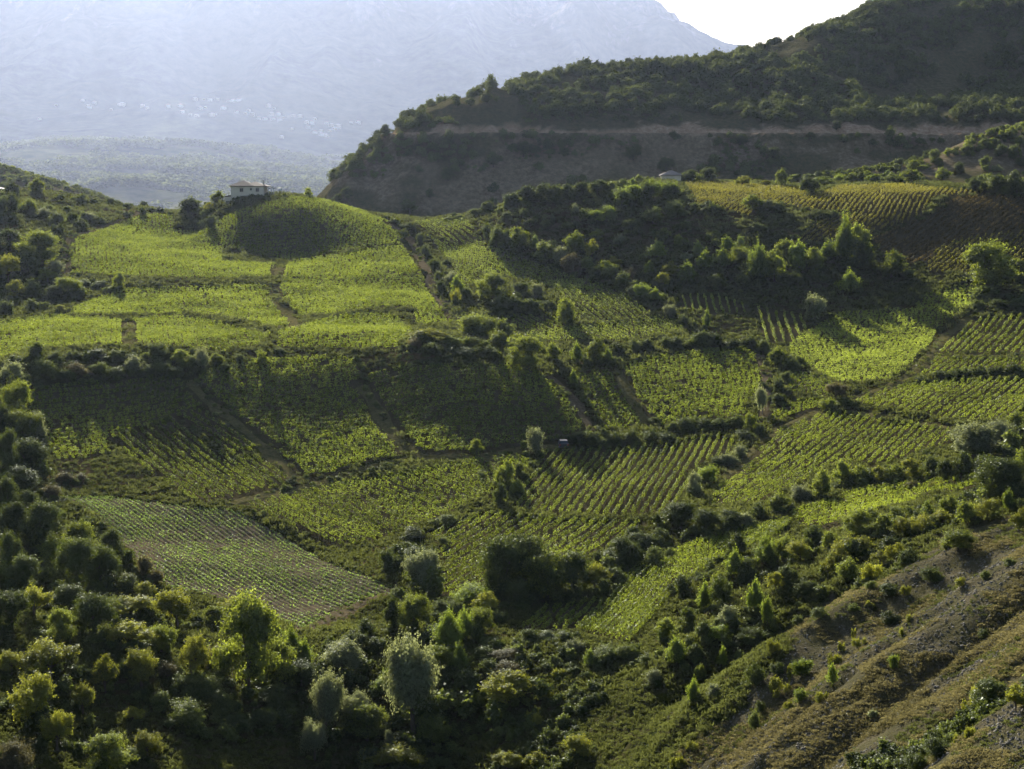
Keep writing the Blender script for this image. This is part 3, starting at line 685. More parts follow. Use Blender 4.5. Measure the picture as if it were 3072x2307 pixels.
def trunk_mesh(name, lobes, h=0.5, r=0.035):
    s = Solid(); lean = random.uniform(-0.03, 0.03)
    s.tube([(0, 0, -0.06), (lean, 0, h*0.35), (lean*2, lean, h*0.75), (lean*2, lean, h)], [r*1.3, r, r*0.8, r*0.5])
    for l in random.sample(lobes, min(5, len(lobes))):
        s.tube([(lean, 0, h*0.5), (l[0]*0.5, l[1]*0.5, (h*0.6+l[2])*0.5), (l[0]*0.9, l[1]*0.9, l[2])], [r*0.6, r*0.42, r*0.15], 5)
    me = s.mesh(name); me.materials.append(BARK); return me

LIB = {}
def lib(key, form, big, mat, n_leaves, leaf, var):
    out = []
    for v in range(var):
        k = {'round': 16, 'bush': 9, 'poplar': 11, 'willow': 12, 'open': 15, 'sprig': 6}[form]
        if not big: k = max(5, k//2)
        L = {'round': lobes_round, 'bush': lobes_bush, 'poplar': lobes_poplar, 'willow': lobes_willow, 'open': lobes_open, 'sprig': lobes_sprig}[form](k)
        P, N, R = crown_points(L, n_leaves, 0.20 if form in ('open', 'sprig') else 0.15, 0.5 if form == 'poplar' else 0.25)
        size = leaf*RNG.uniform(0.7, 1.35, len(P))
        if form not in ('sprig',):
            Pc, Nc, Sc, Rc = crown_shade_core(L, 12 if form != 'open' else 6)
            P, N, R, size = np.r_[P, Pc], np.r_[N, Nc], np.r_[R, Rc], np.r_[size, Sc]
        P[:, 2] = np.maximum(P[:, 2], 0.02)
        lo, hi = P.min(0), P.max(0)
        P[:, :2] /= max(hi[0]-lo[0], hi[1]-lo[1]); P[:, 2] /= hi[2]
        out.append((leaf_mesh('crown', P, N, size, R, mat), trunk_mesh('trunk', L, 0.55 if form != 'bush' else 0.3, 0.03 if form != 'bush' else 0.02)))
    LIB[key] = out
FORM = {'R': 'round', 'D': 'round', 'P': 'poplar', 'S': 'willow', 'Y': 'open', 'B': 'bush', 'O': 'bush', 'G': 'bush', 'T': 'sprig', 'V': 'bush', 'L': 'bush', 'N': 'open'}
MATK = {'G': 'P', 'T': 'Y', 'V': 'D', 'L': 'S', 'N': 'O'}
for k, f in FORM.items():
    m = LEAF[MATK.get(k, k)]
    lib((k, 2), f, True, m, 12000, 0.029, 2)
    lib((k, 1), f, True, m, 3600, 0.052, 4)
    lib((k, 0), f, False, m, 750, 0.115, 4)
WORD = {'R': ('green', 'tree'), 'D': ('dark green', 'tree'), 'P': ('bright green', 'poplar'), 'S': ('silvery', 'willow'), 'Y': ('yellow-green', 'tree'), 'B': ('dull green', 'bush'), 'O': ('brownish', 'bush'),
        'G': ('bright green', 'bush'), 'T': ('yellow', 'shrub'), 'V': ('dark green', 'bush'), 'L': ('grey-green', 'bush'), 'N': ('bare brown', 'tree')}

def plant(kind, pos, w, h, label, group, split=True):
    big = 2 if w*FOC/pos[1] > 95 else (1 if w*FOC/pos[1] > 38 else 0)
    crown, trunk = random.choice(LIB[(kind, big)])
    noun = WORD[kind][1]
    rz = random.uniform(0, 6.28); sc = (w*random.uniform(0.88, 1.15), w*random.uniform(0.8, 1.15), h*random.uniform(0.85, 1.15))
    if split:
        e = empty(noun, pos, rz, sc); e.rotation_euler = (random.uniform(-0.09, 0.09), random.uniform(-0.09, 0.09), rz)
        c = link('crown' if noun in ('tree', 'poplar', 'willow') else 'foliage', crown, None, e)
        link('trunk' if noun in ('tree', 'poplar', 'willow') else 'stem', trunk, None, e)
    else:
        e = link(noun, crown); e.location = pos; e.rotation_euler = (0, 0, rz); e.scale = sc
    return tag(e, label, noun, group)

# (photo x, foot y, width, height, kind); grouped by where they stand
WOODS = [
 ('on the knoll by the farmhouse', 'plants around the farmhouse', [(651,613,42,48,'R'),(567,646,80,46,'V'),(925,592,22,28,'R'),(628,640,34,30,'Y'),(632,690,44,36,'V'),(610,660,30,28,'B'),(604,690,26,26,'B')]),
 ('on the upper left skyline', 'bushes on the left skyline', [(30,592,45,42,'D'),(110,586,50,42,'R'),(176,600,26,18,'V'),(248,612,42,28,'B'),(283,615,25,20,'V'),(328,618,42,22,'B'),(380,625,30,16,'B'),(428,614,26,18,'V'),(452,636,22,16,'B'),(477,640,32,22,'V'),(510,648,24,16,'B'),(428,650,26,26,'V'),(20,655,70,80,'D'),(80,640,50,40,'R'),(129,660,52,36,'L'),(165,682,55,44,'B'),(215,672,45,30,'V'),(268,668,52,32,'L'),(305,675,34,26,'V'),(380,656,32,20,'V'),(140,640,40,25,'B'),(200,640,30,18,'B'),(240,690,60,28,'V'),(180,705,40,30,'V')]),
 ('on the slope left of the dirt track', 'thicket left of the dirt track', [(119,815,125,105,'R'),(25,760,80,75,'D'),(20,865,95,95,'Y'),(139,855,62,48,'R'),(199,895,85,60,'R'),(89,900,66,56,'B'),(35,905,66,55,'Y'),(155,905,60,45,'B'),(240,890,40,30,'B'),(60,800,70,60,'D'),(170,830,50,45,'L'),(20,950,60,48,'V'),(90,940,60,40,'B'),(180,945,40,28,'Y')]),
 ('on the bank below the upper left plot', 'bank bushes under the upper left plot', [(255,868,55,32,'V'),(295,870,50,26,'V'),(355,872,38,48,'R'),(330,880,40,20,'B'),(420,862,40,16,'V'),(470,862,40,15,'B')]),
 ('in the hedge above the shaded terraces', 'hedge above the shaded terraces', [(40,1110,60,40,'V'),(104,1090,62,52,'V'),(165,1092,52,36,'B'),(225,1086,50,30,'V'),(278,1078,62,32,'V'),(343,1078,45,28,'B'),(395,1084,44,26,'V'),(467,1094,84,62,'V'),(537,1104,52,48,'R'),(572,1108,44,40,'B'),(607,1116,42,66,'L'),(651,1098,38,38,'R'),(671,1124,44,38,'V'),(786,1102,32,38,'R'),(720,1092,36,22,'B'),(840,1066,40,20,'B')]),
 ('in the rough strip under the left hedge', 'rough strip under the left hedge', [(30,1160,65,66,'L'),(75,1170,50,40,'B'),(124,1140,72,44,'B'),(180,1148,60,40,'V'),(224,1138,72,44,'O'),(298,1132,62,40,'B'),(345,1140,60,36,'V'),(398,1126,74,46,'L'),(440,1136,50,36,'V'),(480,1132,62,42,'B'),(525,1136,50,36,'V')]),
 ('at the left edge beside the shaded plot', 'trees at the left edge', [(50,1265,95,130,'R'),(60,1345,115,125,'R'),(85,1432,118,120,'D'),(119,1436,62,76,'P'),(20,1440,85,130,'D'),(45,1490,130,85,'D'),(10,1340,70,130,'D'),(150,1500,70,45,'O'),(105,1330,60,80,'L'),(190,1455,60,34,'O'),(240,1450,50,26,'O')]),
 ('in the clump right of the knoll', 'central clump', [(1477,912,105,100,'R'),(1562,902,60,56,'D'),(1433,1018,120,84,'R'),(1373,890,52,62,'P'),(1691,982,58,82,'R'),(1610,905,50,50,'L'),(1278,1035,120,52,'Y'),(1240,1050,60,30,'O'),(1348,1050,82,42,'B'),(1418,1056,84,52,'B'),(1497,1050,72,54,'R'),(1547,1072,64,76,'R'),(1587,1128,104,100,'R'),(1661,1092,54,64,'R'),(1735,1096,58,62,'P'),(1785,1096,70,72,'R'),(1825,1092,44,46,'P'),(1855,1068,52,38,'V'),(1610,1050,44,40,'B'),(1547,940,90,50,'V'),(1600,945,70,42,'V'),(1650,935,60,34,'B'),(1500,945,70,46,'V'),(1900,1058,46,34,'B'),(1940,1052,44,30,'V'),(1300,1070,80,34,'V'),(1390,1076,80,34,'V'),(1470,1080,70,36,'V')]),
 ('along the gully track right of the knoll', 'bushes along the gully track', [(1185,672,30,16,'B'),(1224,694,52,24,'V'),(1214,720,32,30,'B'),(1260,735,34,30,'V'),(1278,778,42,44,'V'),(1303,818,42,46,'V'),(1318,850,40,40,'B'),(1323,890,42,52,'V'),(1358,866,52,56,'L'),(1368,915,38,52,'T'),(1340,800,34,24,'B'),(1400,900,44,44,'B')]),
 ('on the dark bank between the right hand plots', 'bank between the right hand plots', [(2775,1152,50,22,'V'),(2825,1142,56,26,'V'),(2880,1136,60,28,'V'),(2935,1132,60,32,'B'),(2990,1130,60,30,'V'),(3045,1128,60,30,'V'),(2860,1130,40,24,'B')]),
 ('in the solitary spot beside the brown track', 'lone trees', [(1721,1164,37,56,'P')]),
 ('in the diagonal hedge right of the saddle plot', 'diagonal hedge', [(1462,722,42,52,'V'),(1490,746,62,64,'B'),(1557,762,72,70,'R'),(1602,764,44,56,'P'),(1636,790,62,56,'R'),(1676,808,48,62,'L'),(1716,832,58,68,'O'),(1761,820,54,56,'P'),(1726,778,62,72,'R'),(1776,788,48,54,'Y'),(1790,840,50,44,'B'),(1820,844,74,54,'R'),(1865,874,62,58,'B'),(1840,812,50,40,'Y'),(1975,788,74,56,'P'),(1945,834,48,44,'P'),(1925,902,64,46,'G'),(1965,912,54,50,'P'),(2010,838,44,44,'Y'),(1890,850,44,36,'O'),(1900,895,44,34,'L'),(2059,860,56,74,'P'),(2015,960,34,38,'L'),(2055,984,52,32,'V'),(1530,742,40,44,'V'),(1660,770,40,44,'B'),(1990,870,44,40,'Y')]),
 ('on the dark slope below the small house', 'slope below the small house', [(1900,612,70,56,'G'),(1950,602,84,60,'G'),(2005,592,84,54,'G'),(1866,628,62,52,'G'),(1790,676,72,42,'G'),(1826,664,54,44,'G'),(1725,648,34,32,'L'),(1850,600,50,36,'B'),(1700,700,50,26,'B'),(1640,690,44,24,'B'),(1600,680,44,24,'B'),(1900,700,60,36,'B'),(1960,680,70,44,'B'),(2030,650,60,40,'B'),(2060,700,50,34,'B'),(1790,730,44,36,'R'),(1860,745,44,34,'L'),(1990,730,50,36,'R'),(2040,745,40,36,'R'),(2150,720,40,22,'B'),(2270,700,46,26,'B'),(1520,660,40,24,'B'),(1570,655,36,22,'B')]),
 ('in the dark hedge on the middle skyline', 'middle skyline hedge', [(1345,666,42,16,'B'),(1377,662,32,16,'B'),(1432,652,52,26,'B'),(1464,640,44,32,'V'),(1535,622,56,38,'V'),(1578,614,72,48,'D'),(1643,608,82,56,'D'),(1703,598,54,44,'D'),(1746,594,54,38,'D'),(1795,588,64,50,'D'),(1866,576,44,42,'D'),(1898,562,34,28,'P'),(1931,560,62,30,'V')]),
 ('on the right skyline by the gravel yard', 'right skyline bushes', [(2070,547,50,36,'D'),(2128,547,57,38,'D'),(2228,562,62,30,'Y'),(2300,560,40,20,'Y'),(2345,562,40,48,'R'),(2435,584,58,48,'D'),(2472,558,60,32,'G'),(2520,552,44,28,'G'),(2562,552,60,30,'B'),(2625,552,50,28,'G'),(2679,552,62,34,'B'),(2737,556,62,44,'R'),(2928,578,52,38,'V'),(3005,584,60,56,'D'),(3055,586,70,64,'D'),(2260,640,72,54,'R'),(2302,638,60,38,'L'),(2128,644,62,24,'B'),(2509,658,32,26,'B'),(2456,658,52,22,'V')]),
 ('in the sunlit tree row in the upper right', 'sunlit tree row', [(2096,778,54,50,'P'),(2061,792,32,34,'L'),(2186,772,70,60,'P'),(2220,770,54,54,'P'),(2120,822,70,70,'P'),(2170,818,76,72,'P'),(2012,838,52,40,'Y'),(2061,860,72,76,'P'),(2230,815,84,76,'R'),(2285,858,84,120,'P'),(2325,852,60,90,'R'),(2355,795,70,56,'R'),(2400,828,72,92,'P'),(2445,826,64,78,'R'),(2489,790,72,66,'P'),(2540,806,92,140,'P'),(2580,806,70,110,'R'),(2600,812,64,72,'D'),(2549,892,72,66,'P'),(2678,842,78,90,'R'),(2150,870,60,40,'B'),(2230,870,70,44,'B'),(2380,860,70,44,'V'),(2460,860,70,40,'B')]),
 ('around the small central clearing', 'clearing bushes', [(2450,972,74,80,'S'),(2121,992,37,54,'P'),(2096,1046,74,58,'V'),(2146,1046,74,50,'V'),(2027,1050,62,36,'V'),(2250,1050,62,40,'B'),(2200,1052,50,36,'V'),(2012,956,42,42,'L'),(2290,1060,44,34,'B')]),
 ('by the right edge above the rim plot', 'trees at the right edge', [(2967,888,158,140,'R'),(3056,842,70,50,'D'),(2940,930,50,26,'B'),(3000,930,60,30,'V'),(3050,930,60,30,'B')]),
 ('around the bare brown tree', 'centre right bushes', [(2335,1102,58,50,'R'),(2370,1116,62,46,'V'),(2335,1188,48,54,'V'),(2340,1218,48,36,'V'),(2290,1248,44,82,'S'),(2509,1210,84,58,'N'),(2544,1232,44,38,'V'),(2484,1236,54,34,'R'),(2360,1148,44,34,'B'),(2400,1100,44,30,'B')]),
 ('on the bank beside the parked car', 'bank beside the car', [(1608,1378,74,80,'L'),(1573,1352,30,26,'R'),(1735,1338,54,40,'V'),(1785,1340,60,38,'B'),(1840,1338,60,40,'V'),(1895,1336,60,40,'B'),(1950,1336,60,40,'V'),(2005,1336,60,38,'V'),(2060,1296,60,36,'V'),(2115,1296,60,38,'V'),(2170,1294,64,40,'V'),(2220,1290,60,42,'B'),(2255,1300,40,66,'R'),(2240,1326,62,36,'V'),(1430,1374,46,46,'R'),(1960,1276,60,22,'V'),(1700,1326,30,20,'V'),(2280,1310,36,40,'B')]),
 ('beside the tracks around the wide plot', 'bushes around the wide plot', [(1512,1470,62,74,'R'),(1555,1440,54,56,'R'),(1500,1522,54,74,'D'),(1545,1490,50,50,'R'),(2186,1400,56,44,'L'),(2222,1376,50,40,'L'),(2150,1402,50,36,'V'),(2121,1456,70,56,'G'),(2086,1490,60,72,'L'),(1340,1582,64,30,'B'),(1440,1440,34,22,'B')]),
 ('in the hedge under the long plot', 'hedge under the long plot', [(2280,1560,54,46,'V'),(2340,1545,76,66,'R'),(2405,1512,64,56,'L'),(2459,1505,66,84,'R'),(2529,1462,64,72,'R'),(2589,1462,80,66,'R'),(2640,1458,56,50,'Y'),(2683,1452,74,60,'R'),(2738,1447,74,60,'Y'),(2797,1424,64,60,'B'),(2838,1452,60,70,'D'),(2885,1448,74,96,'D'),(2932,1392,190,120,'S'),(3012,1336,120,80,'S'),(3060,1300,60,70,'R'),(3016,1510,158,140,'D'),(2950,1440,60,66,'D'),(2807,1470,44,30,'T'),(2740,1466,60,24,'O'),(3070,1420,60,80,'R'),(3080,1260,50,60,'R')]),
 ('in the thicket below the wide plot', 'thicket below the wide plot', [(2047,1592,114,88,'D'),(2120,1610,94,78,'D'),(2190,1600,114,70,'D'),(2240,1592,60,48,'L'),(1870,1712,140,86,'D'),(1920,1676,112,74,'D'),(1845,1760,84,66,'V'),(1795,1706,40,56,'V'),(1980,1640,70,60,'V'),(1900,1640,60,56,'D'),(1960,1700,70,60,'B'),(2010,1680,50,34,'B')]),
 ('in the great round clump below the slanting plot', 'great round clump', [(1517,1805,136,160,'D'),(1580,1800,150,180,'D'),(1650,1810,170,175,'R'),(1720,1800,110,120,'D'),(1785,1782,94,80,'Y'),(1560,1830,90,80,'V'),(1480,1800,60,60,'V')]),
 ('around the corner of the ploughed field', 'bushes at the field corner', [(1164,1724,64,86,'V'),(1258,1704,114,66,'V'),(1268,1775,136,104,'S'),(1238,1624,66,42,'L'),(1330,1640,40,30,'B'),(1216,1660,50,36,'V'),(1099,1920,64,56,'V'),(1174,1892,50,88,'D'),(1243,1906,110,112,'R'),(1300,1880,70,50,'V'),(1060,1965,94,68,'V'),(985,1972,44,56,'D'),(1130,1960,60,50,'V'),(1350,1850,80,56,'B'),(1190,1800,50,40,'B')]),
 ('in the poplar group right of the ploughed field', 'poplar group', [(1338,1960,114,124,'P'),(1397,1930,86,102,'P'),(1382,2022,80,86,'P'),(1422,1830,120,72,'G'),(1437,1910,74,98,'R'),(1320,2020,80,70,'R'),(1450,1850,70,60,'Y'),(1490,1870,60,44,'B')]),
 ('in the big trees at the bottom', 'bottom centre trees', [(1020,2040,128,100,'S'),(1008,1996,52,66,'S'),(975,2220,116,160,'S'),(1064,2190,84,110,'S'),(1100,2240,110,110,'R'),(940,2290,80,110,'S'),(1238,2240,196,240,'S'),(1208,2030,84,64,'P'),(1149,2095,84,80,'P'),(1180,2340,170,100,'Y'),(1169,2250,44,52,'L'),(1270,2090,70,50,'P'),(1300,2250,90,80,'R')]),
 ('among the shrubs of the dim meadow', 'meadow shrubs', [(1532,1986,94,36,'O'),(1532,2040,84,50,'O'),(1470,2030,60,44,'B'),(1512,2142,170,110,'Y'),(1631,2104,48,36,'T'),(1671,2042,42,28,'T'),(1611,2180,58,40,'T'),(1770,2006,44,52,'P'),(1820,1996,92,62,'B'),(1885,1990,84,54,'B'),(1725,1962,58,38,'L'),(1641,1924,52,34,'L'),(1590,1930,60,36,'V'),(1522,2330,96,66,'Y'),(1740,2286,86,90,'Y'),(1616,2318,64,60,'Y'),(1690,1930,60,30,'B'),(1940,2000,60,40,'B'),(1400,2070,70,46,'V'),(1560,2080,50,36,'B'),(1960,2060,50,40,'L'),(1480,1950,60,34,'B'),(1450,1980,60,40,'V')]),
 ('in the wood left of the ploughed field', 'left wood', [(527,1895,124,120,'Y'),(691,1862,84,62,'Y'),(640,1880,60,50,'R'),(378,1865,144,76,'Y'),(430,1800,60,50,'Y'),(378,1960,134,92,'Y'),(278,1932,134,124,'D'),(174,1935,94,94,'R'),(95,1865,104,104,'Y'),(65,1780,124,124,'D'),(219,1780,134,150,'D'),(293,1775,124,124,'D'),(240,1690,120,110,'R'),(114,1675,154,156,'D'),(30,1640,110,140,'D'),(378,1770,64,44,'L'),(428,1735,62,66,'O'),(467,1756,54,50,'O'),(20,1740,90,120,'D'),(170,1720,110,110,'R'),(330,1690,90,90,'D'),(30,1900,110,100,'D'),(440,1870,60,60,'R'),(200,1850,110,90,'D'),(330,1850,90,70,'R'),(480,1960,80,90,'R'),(20,1560,90,110,'D'),(80,1570,90,90,'D'),(120,1590,60,60,'R')]),
 ('in the autumn trees in the bottom left corner', 'bottom left trees', [(736,2092,166,236,'R'),(820,1945,86,104,'P'),(875,1985,90,110,'P'),(920,2005,64,86,'P'),(840,2070,120,130,'R'),(900,2070,100,80,'D'),(567,2050,108,140,'Y'),(418,2080,116,110,'Y'),(313,2085,66,106,'Y'),(139,2055,156,126,'Y'),(80,2195,166,150,'Y'),(244,2160,86,104,'Y'),(164,2265,106,120,'Y'),(30,2030,80,80,'Y'),(587,2110,124,76,'B'),(562,2200,124,80,'B'),(308,2325,124,96,'R'),(437,2290,96,96,'Y'),(392,2175,56,46,'Y'),(50,2330,116,110,'O'),(650,2150,110,70,'B'),(700,2210,110,70,'V'),(480,2130,70,44,'B'),(380,2300,70,54,'B'),(820,2140,100,60,'V'),(640,2010,70,60,'O'),(500,2040,60,50,'O'),(780,2190,90,60,'V')]),
 ('on the edge above the scree slope', 'thicket above the scree', [(2574,1612,94,76,'R'),(2648,1622,74,62,'R'),(2743,1614,134,70,'T'),(2832,1588,84,58,'Y'),(2900,1580,70,66,'R'),(2967,1568,94,68,'Y'),(3031,1534,54,70,'P'),(2703,1574,84,54,'R'),(2620,1576,60,50,'R'),(2780,1556,60,60,'P'),(3060,1600,60,70,'Y'),(2850,1540,60,60,'R'),(2300,1704,94,112,'P'),(2350,1690,80,90,'R'),(2405,1692,94,80,'Y'),(2559,1684,132,80,'Y'),(2500,1650,70,60,'R'),(2609,1745,64,82,'T'),(2484,1740,64,64,'Y'),(2549,1750,74,74,'R'),(2643,1714,54,54,'Y'),(2693,1700,64,58,'Y'),(2728,1695,64,54,'V'),(2882,1662,94,66,'R'),(2840,1650,50,36,'B'),(2797,1755,84,48,'B'),(2450,1640,80,70,'V'),(2680,1650,70,44,'V')]),
 ('on the wooded flank left of the scree', 'wooded flank', [(2250,1758,74,80,'D'),(2370,1768,64,68,'D'),(2330,1782,54,60,'Y'),(2265,1845,74,104,'P'),(2420,1798,94,60,'V'),(2200,1742,64,90,'P'),(2160,1790,60,70,'R'),(2111,1842,60,106,'P'),(2171,1832,74,90,'D'),(2305,1888,54,86,'P'),(2190,1884,74,60,'L'),(2255,1955,94,70,'V'),(2150,1938,74,58,'G'),(2060,1900,60,70,'D'),(2030,2005,74,92,'P'),(2081,2112,48,80,'P'),(2171,2012,38,68,'P'),(2146,2092,54,46,'L'),(2265,2064,64,76,'V'),(2325,1966,44,46,'T'),(2335,2028,54,46,'V'),(2330,2098,70,70,'T'),(2365,2046,24,50,'T'),(2405,2038,64,62,'G'),(2080,1990,60,60,'D'),(2110,1930,60,60,'D'),(2000,1930,60,66,'R'),(2220,1990,44,40,'B'),(2100,2050,44,46,'R'),(2050,1790,70,60,'D'),(2210,1680,70,70,'D')]),
 ('scattered on the scree slope', 'scree shrubs', [(2400,2112,48,48,'G'),(2464,2110,38,46,'T'),(2499,2066,54,72,'P'),(2509,2000,54,52,'T'),(2520,1960,30,40,'T'),(2559,1920,16,40,'T'),(2579,1944,44,36,'T'),(2673,1876,70,46,'V'),(2708,1908,34,28,'T'),(2678,1796,78,42,'V'),(2713,1794,34,40,'T'),(2887,1764,44,30,'T'),(2614,1828,28,22,'T'),(2733,1860,34,28,'T'),(2280,2142,34,42,'V'),(2270,2196,48,62,'B'),(2370,2130,34,32,'T'),(2071,2260,50,40,'T'),(2042,2312,58,42,'T'),(2683,2012,38,50,'G'),(2917,2140,50,90,'T'),(2987,2125,124,84,'D'),(2997,2080,48,46,'T'),(3051,2140,66,76,'Y'),(2907,2215,34,52,'T'),(2817,2280,96,80,'V'),(2758,2320,104,66,'V'),(2867,2236,34,48,'T'),(2620,1770,40,30,'B'),(2560,1840,40,26,'B'),(2960,1740,36,28,'B'),(3030,1700,40,30,'B'),(2460,1860,60,40,'B'),(2400,1880,44,36,'B'),(2620,2160,30,30,'L'),(2950,1920,40,30,'B')]),
]
FEET = []
for where, group, items in WOODS:
    items = sorted(items, key=lambda t: t[0])
    for i, (px, py, w, h, kd) in enumerate(items):
        p = ground_at(px, min(py, 2420)); k = p[1]/FOC
        FEET.append((p[0], p[1] + w*k*0.25, w*k*1.2))
        adj, noun = WORD[kd]
        lab = f'{adj} {noun} {where}, {ordinal(i+1)} from the left' if len(items) > 1 else f'lone small {adj} {noun} beside the brown dirt track'
        if kd == 'N': lab = 'bare brown tree standing between the right hand plots'
        plant(kd, (p[0], p[1] + w*k*0.25, float(height(p[0], p[1]+w*k*0.25)) - 0.15), w*k*(1.3 if py > 1780 and px < 2000 else 1.14), h*k*(1.25 if py > 1780 and px < 2000 else 1.15), lab, group, w > 24)

# ------------------------------------------------------------------ vine rows
def scanlines(poly, dirv, spacing):
    d = np.array(dirv)/np.linalg.norm(dirv); n = np.array([-d[1], d[0]])
    a, b = poly @ d, poly @ n; out = []
    for t in np.arange(b.min()+spacing*0.4, b.max(), spacing):
        xs = []
        for i in range(len(a)):
            b0, b1 = b[i-1], b[i]
            if (b0 > t) != (b1 > t): xs.append(a[i-1]+(a[i]-a[i-1])*(t-b0)/(b1-b0))
        xs.sort()
        iv = [(u, v) for u, v in zip(xs[::2], xs[1::2]) if v-u > 3.5]
        if iv: out.append((t, iv))
    return d, n, out

def vine_leaves(pos, dirs, low=False):
    """leaves of a row: one plant at each of pos, the row running along dirs"""
    keep = RNG.random(len(pos)) > 0.05; pos, dirs = pos[keep], dirs[keep]
    nv = len(pos)
    if nv < 3: return None
    nrm = np.c_[-dirs[:, 1], dirs[:, 0]]; D = pos[:, 1].mean()
    hh = RNG.uniform(0.72, 1.02, nv) if low else RNG.uniform(0.85, 1.18, nv)
    rr = RNG.uniform(0.14, 0.25, nv) if low else RNG.uniform(0.17, 0.31, nv); tint = RNG.normal(size=nv)*0.2
    per = int(np.clip(38*(270.0/D), 22, 40)); size0 = 0.225*math.sqrt(38.0/per)
    Ps, Ns, Ss, Rs = [], [], [], []
    for hz_, ln in ((0.50, 0.66), (0.82, 0.52)):  # big inner leaves added to block light, toned darkest for the row's shade
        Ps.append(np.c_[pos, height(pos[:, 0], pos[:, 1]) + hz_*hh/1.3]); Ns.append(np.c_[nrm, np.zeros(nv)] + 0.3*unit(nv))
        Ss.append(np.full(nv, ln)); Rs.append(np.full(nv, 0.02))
    m_ = nv*per
    ang = RNG.uniform(0, 2*np.pi, m_); q = np.sqrt(RNG.random(m_))*0.35+0.65
    lat = np.cos(ang)*q*np.repeat(rr, per); zz = np.repeat(hh, per)*(0.60 + 0.40*np.sin(ang)*q)
    zz += np.where(RNG.random(m_) < 0.05, RNG.uniform(0.1, 0.35, m_), 0)
    xy = np.repeat(pos, per, 0) + np.repeat(dirs, per, 0)*(RNG.normal(size=m_)*(0.27 if low else 0.36))[:, None] + np.repeat(nrm, per, 0)*lat[:, None]
    Ps.append(np.c_[xy, height(xy[:, 0], xy[:, 1]) + np.maximum(zz, 0.10)])
    Ns.append(np.c_[np.repeat(nrm, per, 0)*np.cos(ang)[:, None], np.sin(ang)*0.9+0.35] + 0.75*unit(m_))
    Ss.append(size0*RNG.uniform(0.7, 1.4, m_)); Rs.append(np.clip(0.5+0.2*RNG.normal(size=m_)+np.repeat(tint, per), 0, 1))
    return np.concatenate(Ps), np.concatenate(Ns), np.concatenate(Ss), np.concatenate(Rs)
def straight_row(d, n, t, iv, low=False):
    """the leaves of each unbroken stretch of the row, the longest first"""
    sv = np.concatenate([np.linspace(u+0.4, v-0.4, max(3, int((v-u)/1.0))) for u, v in iv]); sv = sv + RNG.normal(size=len(sv))*0.1
    pos = d*sv[:, None] + n*t + n*(0.10*RNG.normal(size=len(sv)))[:, None]
    ok = ~on_track(pos[:, 0], pos[:, 1]); pos, sv = pos[ok], sv[ok]
    segs = np.split(pos, np.nonzero(np.diff(sv) > 2.2)[0]+1); segs.sort(key=lambda p: -len(p))
    return [g for g in (vine_leaves(p, np.tile(d, (len(p), 1)), low) for p in segs if len(p) >= 3) if g is not None]
def lofted_rows(ea, eb, count):
    """rows fanned between two curved edges"""
    def res(e):
        P = np.array([ground_at(*p)[:2] for p in e]); L = np.r_[0, np.cumsum(np.linalg.norm(np.diff(P, axis=0), axis=1))]
        q = np.linspace(0, L[-1], 60); P = np.c_[np.interp(q, L, P[:, 0]), np.interp(q, L, P[:, 1])]
        for _ in range(8): P[1:-1] = (P[:-2]+2*P[1:-1]+P[2:])/4
        return P
    A, B = res(ea), res(eb)
    for k in range(count):
        P = A + (B-A)*(k/(count-1)); L = np.r_[0, np.cumsum(np.linalg.norm(np.diff(P, axis=0), axis=1))]
        q = np.arange(0.5, L[-1], 1.0); pos = np.c_[np.interp(q, L, P[:, 0]), np.interp(q, L, P[:, 1])]
        dd = np.gradient(pos, axis=0); yield vine_leaves(pos, dd/np.linalg.norm(dd, axis=1, keepdims=True))

mass = {}
n_rows = 0
for plot, poly in zip(PLOTS, plot_polys):
    name, _, (s0, s1), spacing, mk, single, where = plot
    dv = ground_at(*s1)[:2] - ground_at(*s0)[:2]
    d, n, lines = scanlines(poly, dv, spacing*0.78)
    rows = []
    for t, iv in lines:
        g = straight_row(d, n, t, iv, not single)
        if not g: continue
        whole = len(g[0][0]) > 330 or not single
        if whole: rows.append((project(g[0][0].mean(0)), g[0]))
        mass.setdefault(mk, []).extend(g[1:] if whole else g)
    if name == 'tongue': rows = [(project(g[0].mean(0)), g) for g in lofted_rows(TONGUE_A, TONGUE_B, 10) if g is not None]
    if not single:
        mass.setdefault(mk, []).extend(g for _, g in rows); continue
    px = np.array([r[0] for r in rows]); across = np.ptp(px[:, 0]) >= 1.2*np.ptp(px[:, 1])
    rows.sort(key=lambda r: r[0][0] if across else r[0][1])
    side = 'left' if across else 'top'
    for i, (_, g) in enumerate(rows):
        o = link('vine_row', leaf_mesh('vine_row', *g, LEAF[mk]))
        tag(o, f'{ordinal(i+1)} vine row from the {side} {where}', 'vine row', f'vine rows {where}')
        n_rows += 1
gs, off, slots = [], 0, []
for mk, lst in mass.items():
    k = sum(len(g[0]) for g in lst); slots.append((mk, k)); gs += lst
me = leaf_mesh('vines', *(np.concatenate([g[j] for g in gs]) for j in range(4)), LEAF[slots[0][0]])
mi_ = np.zeros(len(me.polygons), dtype=np.int32); a = 0
for i, (mk, k) in enumerate(slots):
    if i: me.materials.append(LEAF[mk])
    mi_[a:a+k] = i; a += k
me.polygons.foreach_set('material_index', mi_)
tag(link('vines', me), 'leafy vines massed on the upper terraces, golden at upper right', 'vines', kind='stuff')
print('vine rows', n_rows, 'mass leaves', len(me.polygons))

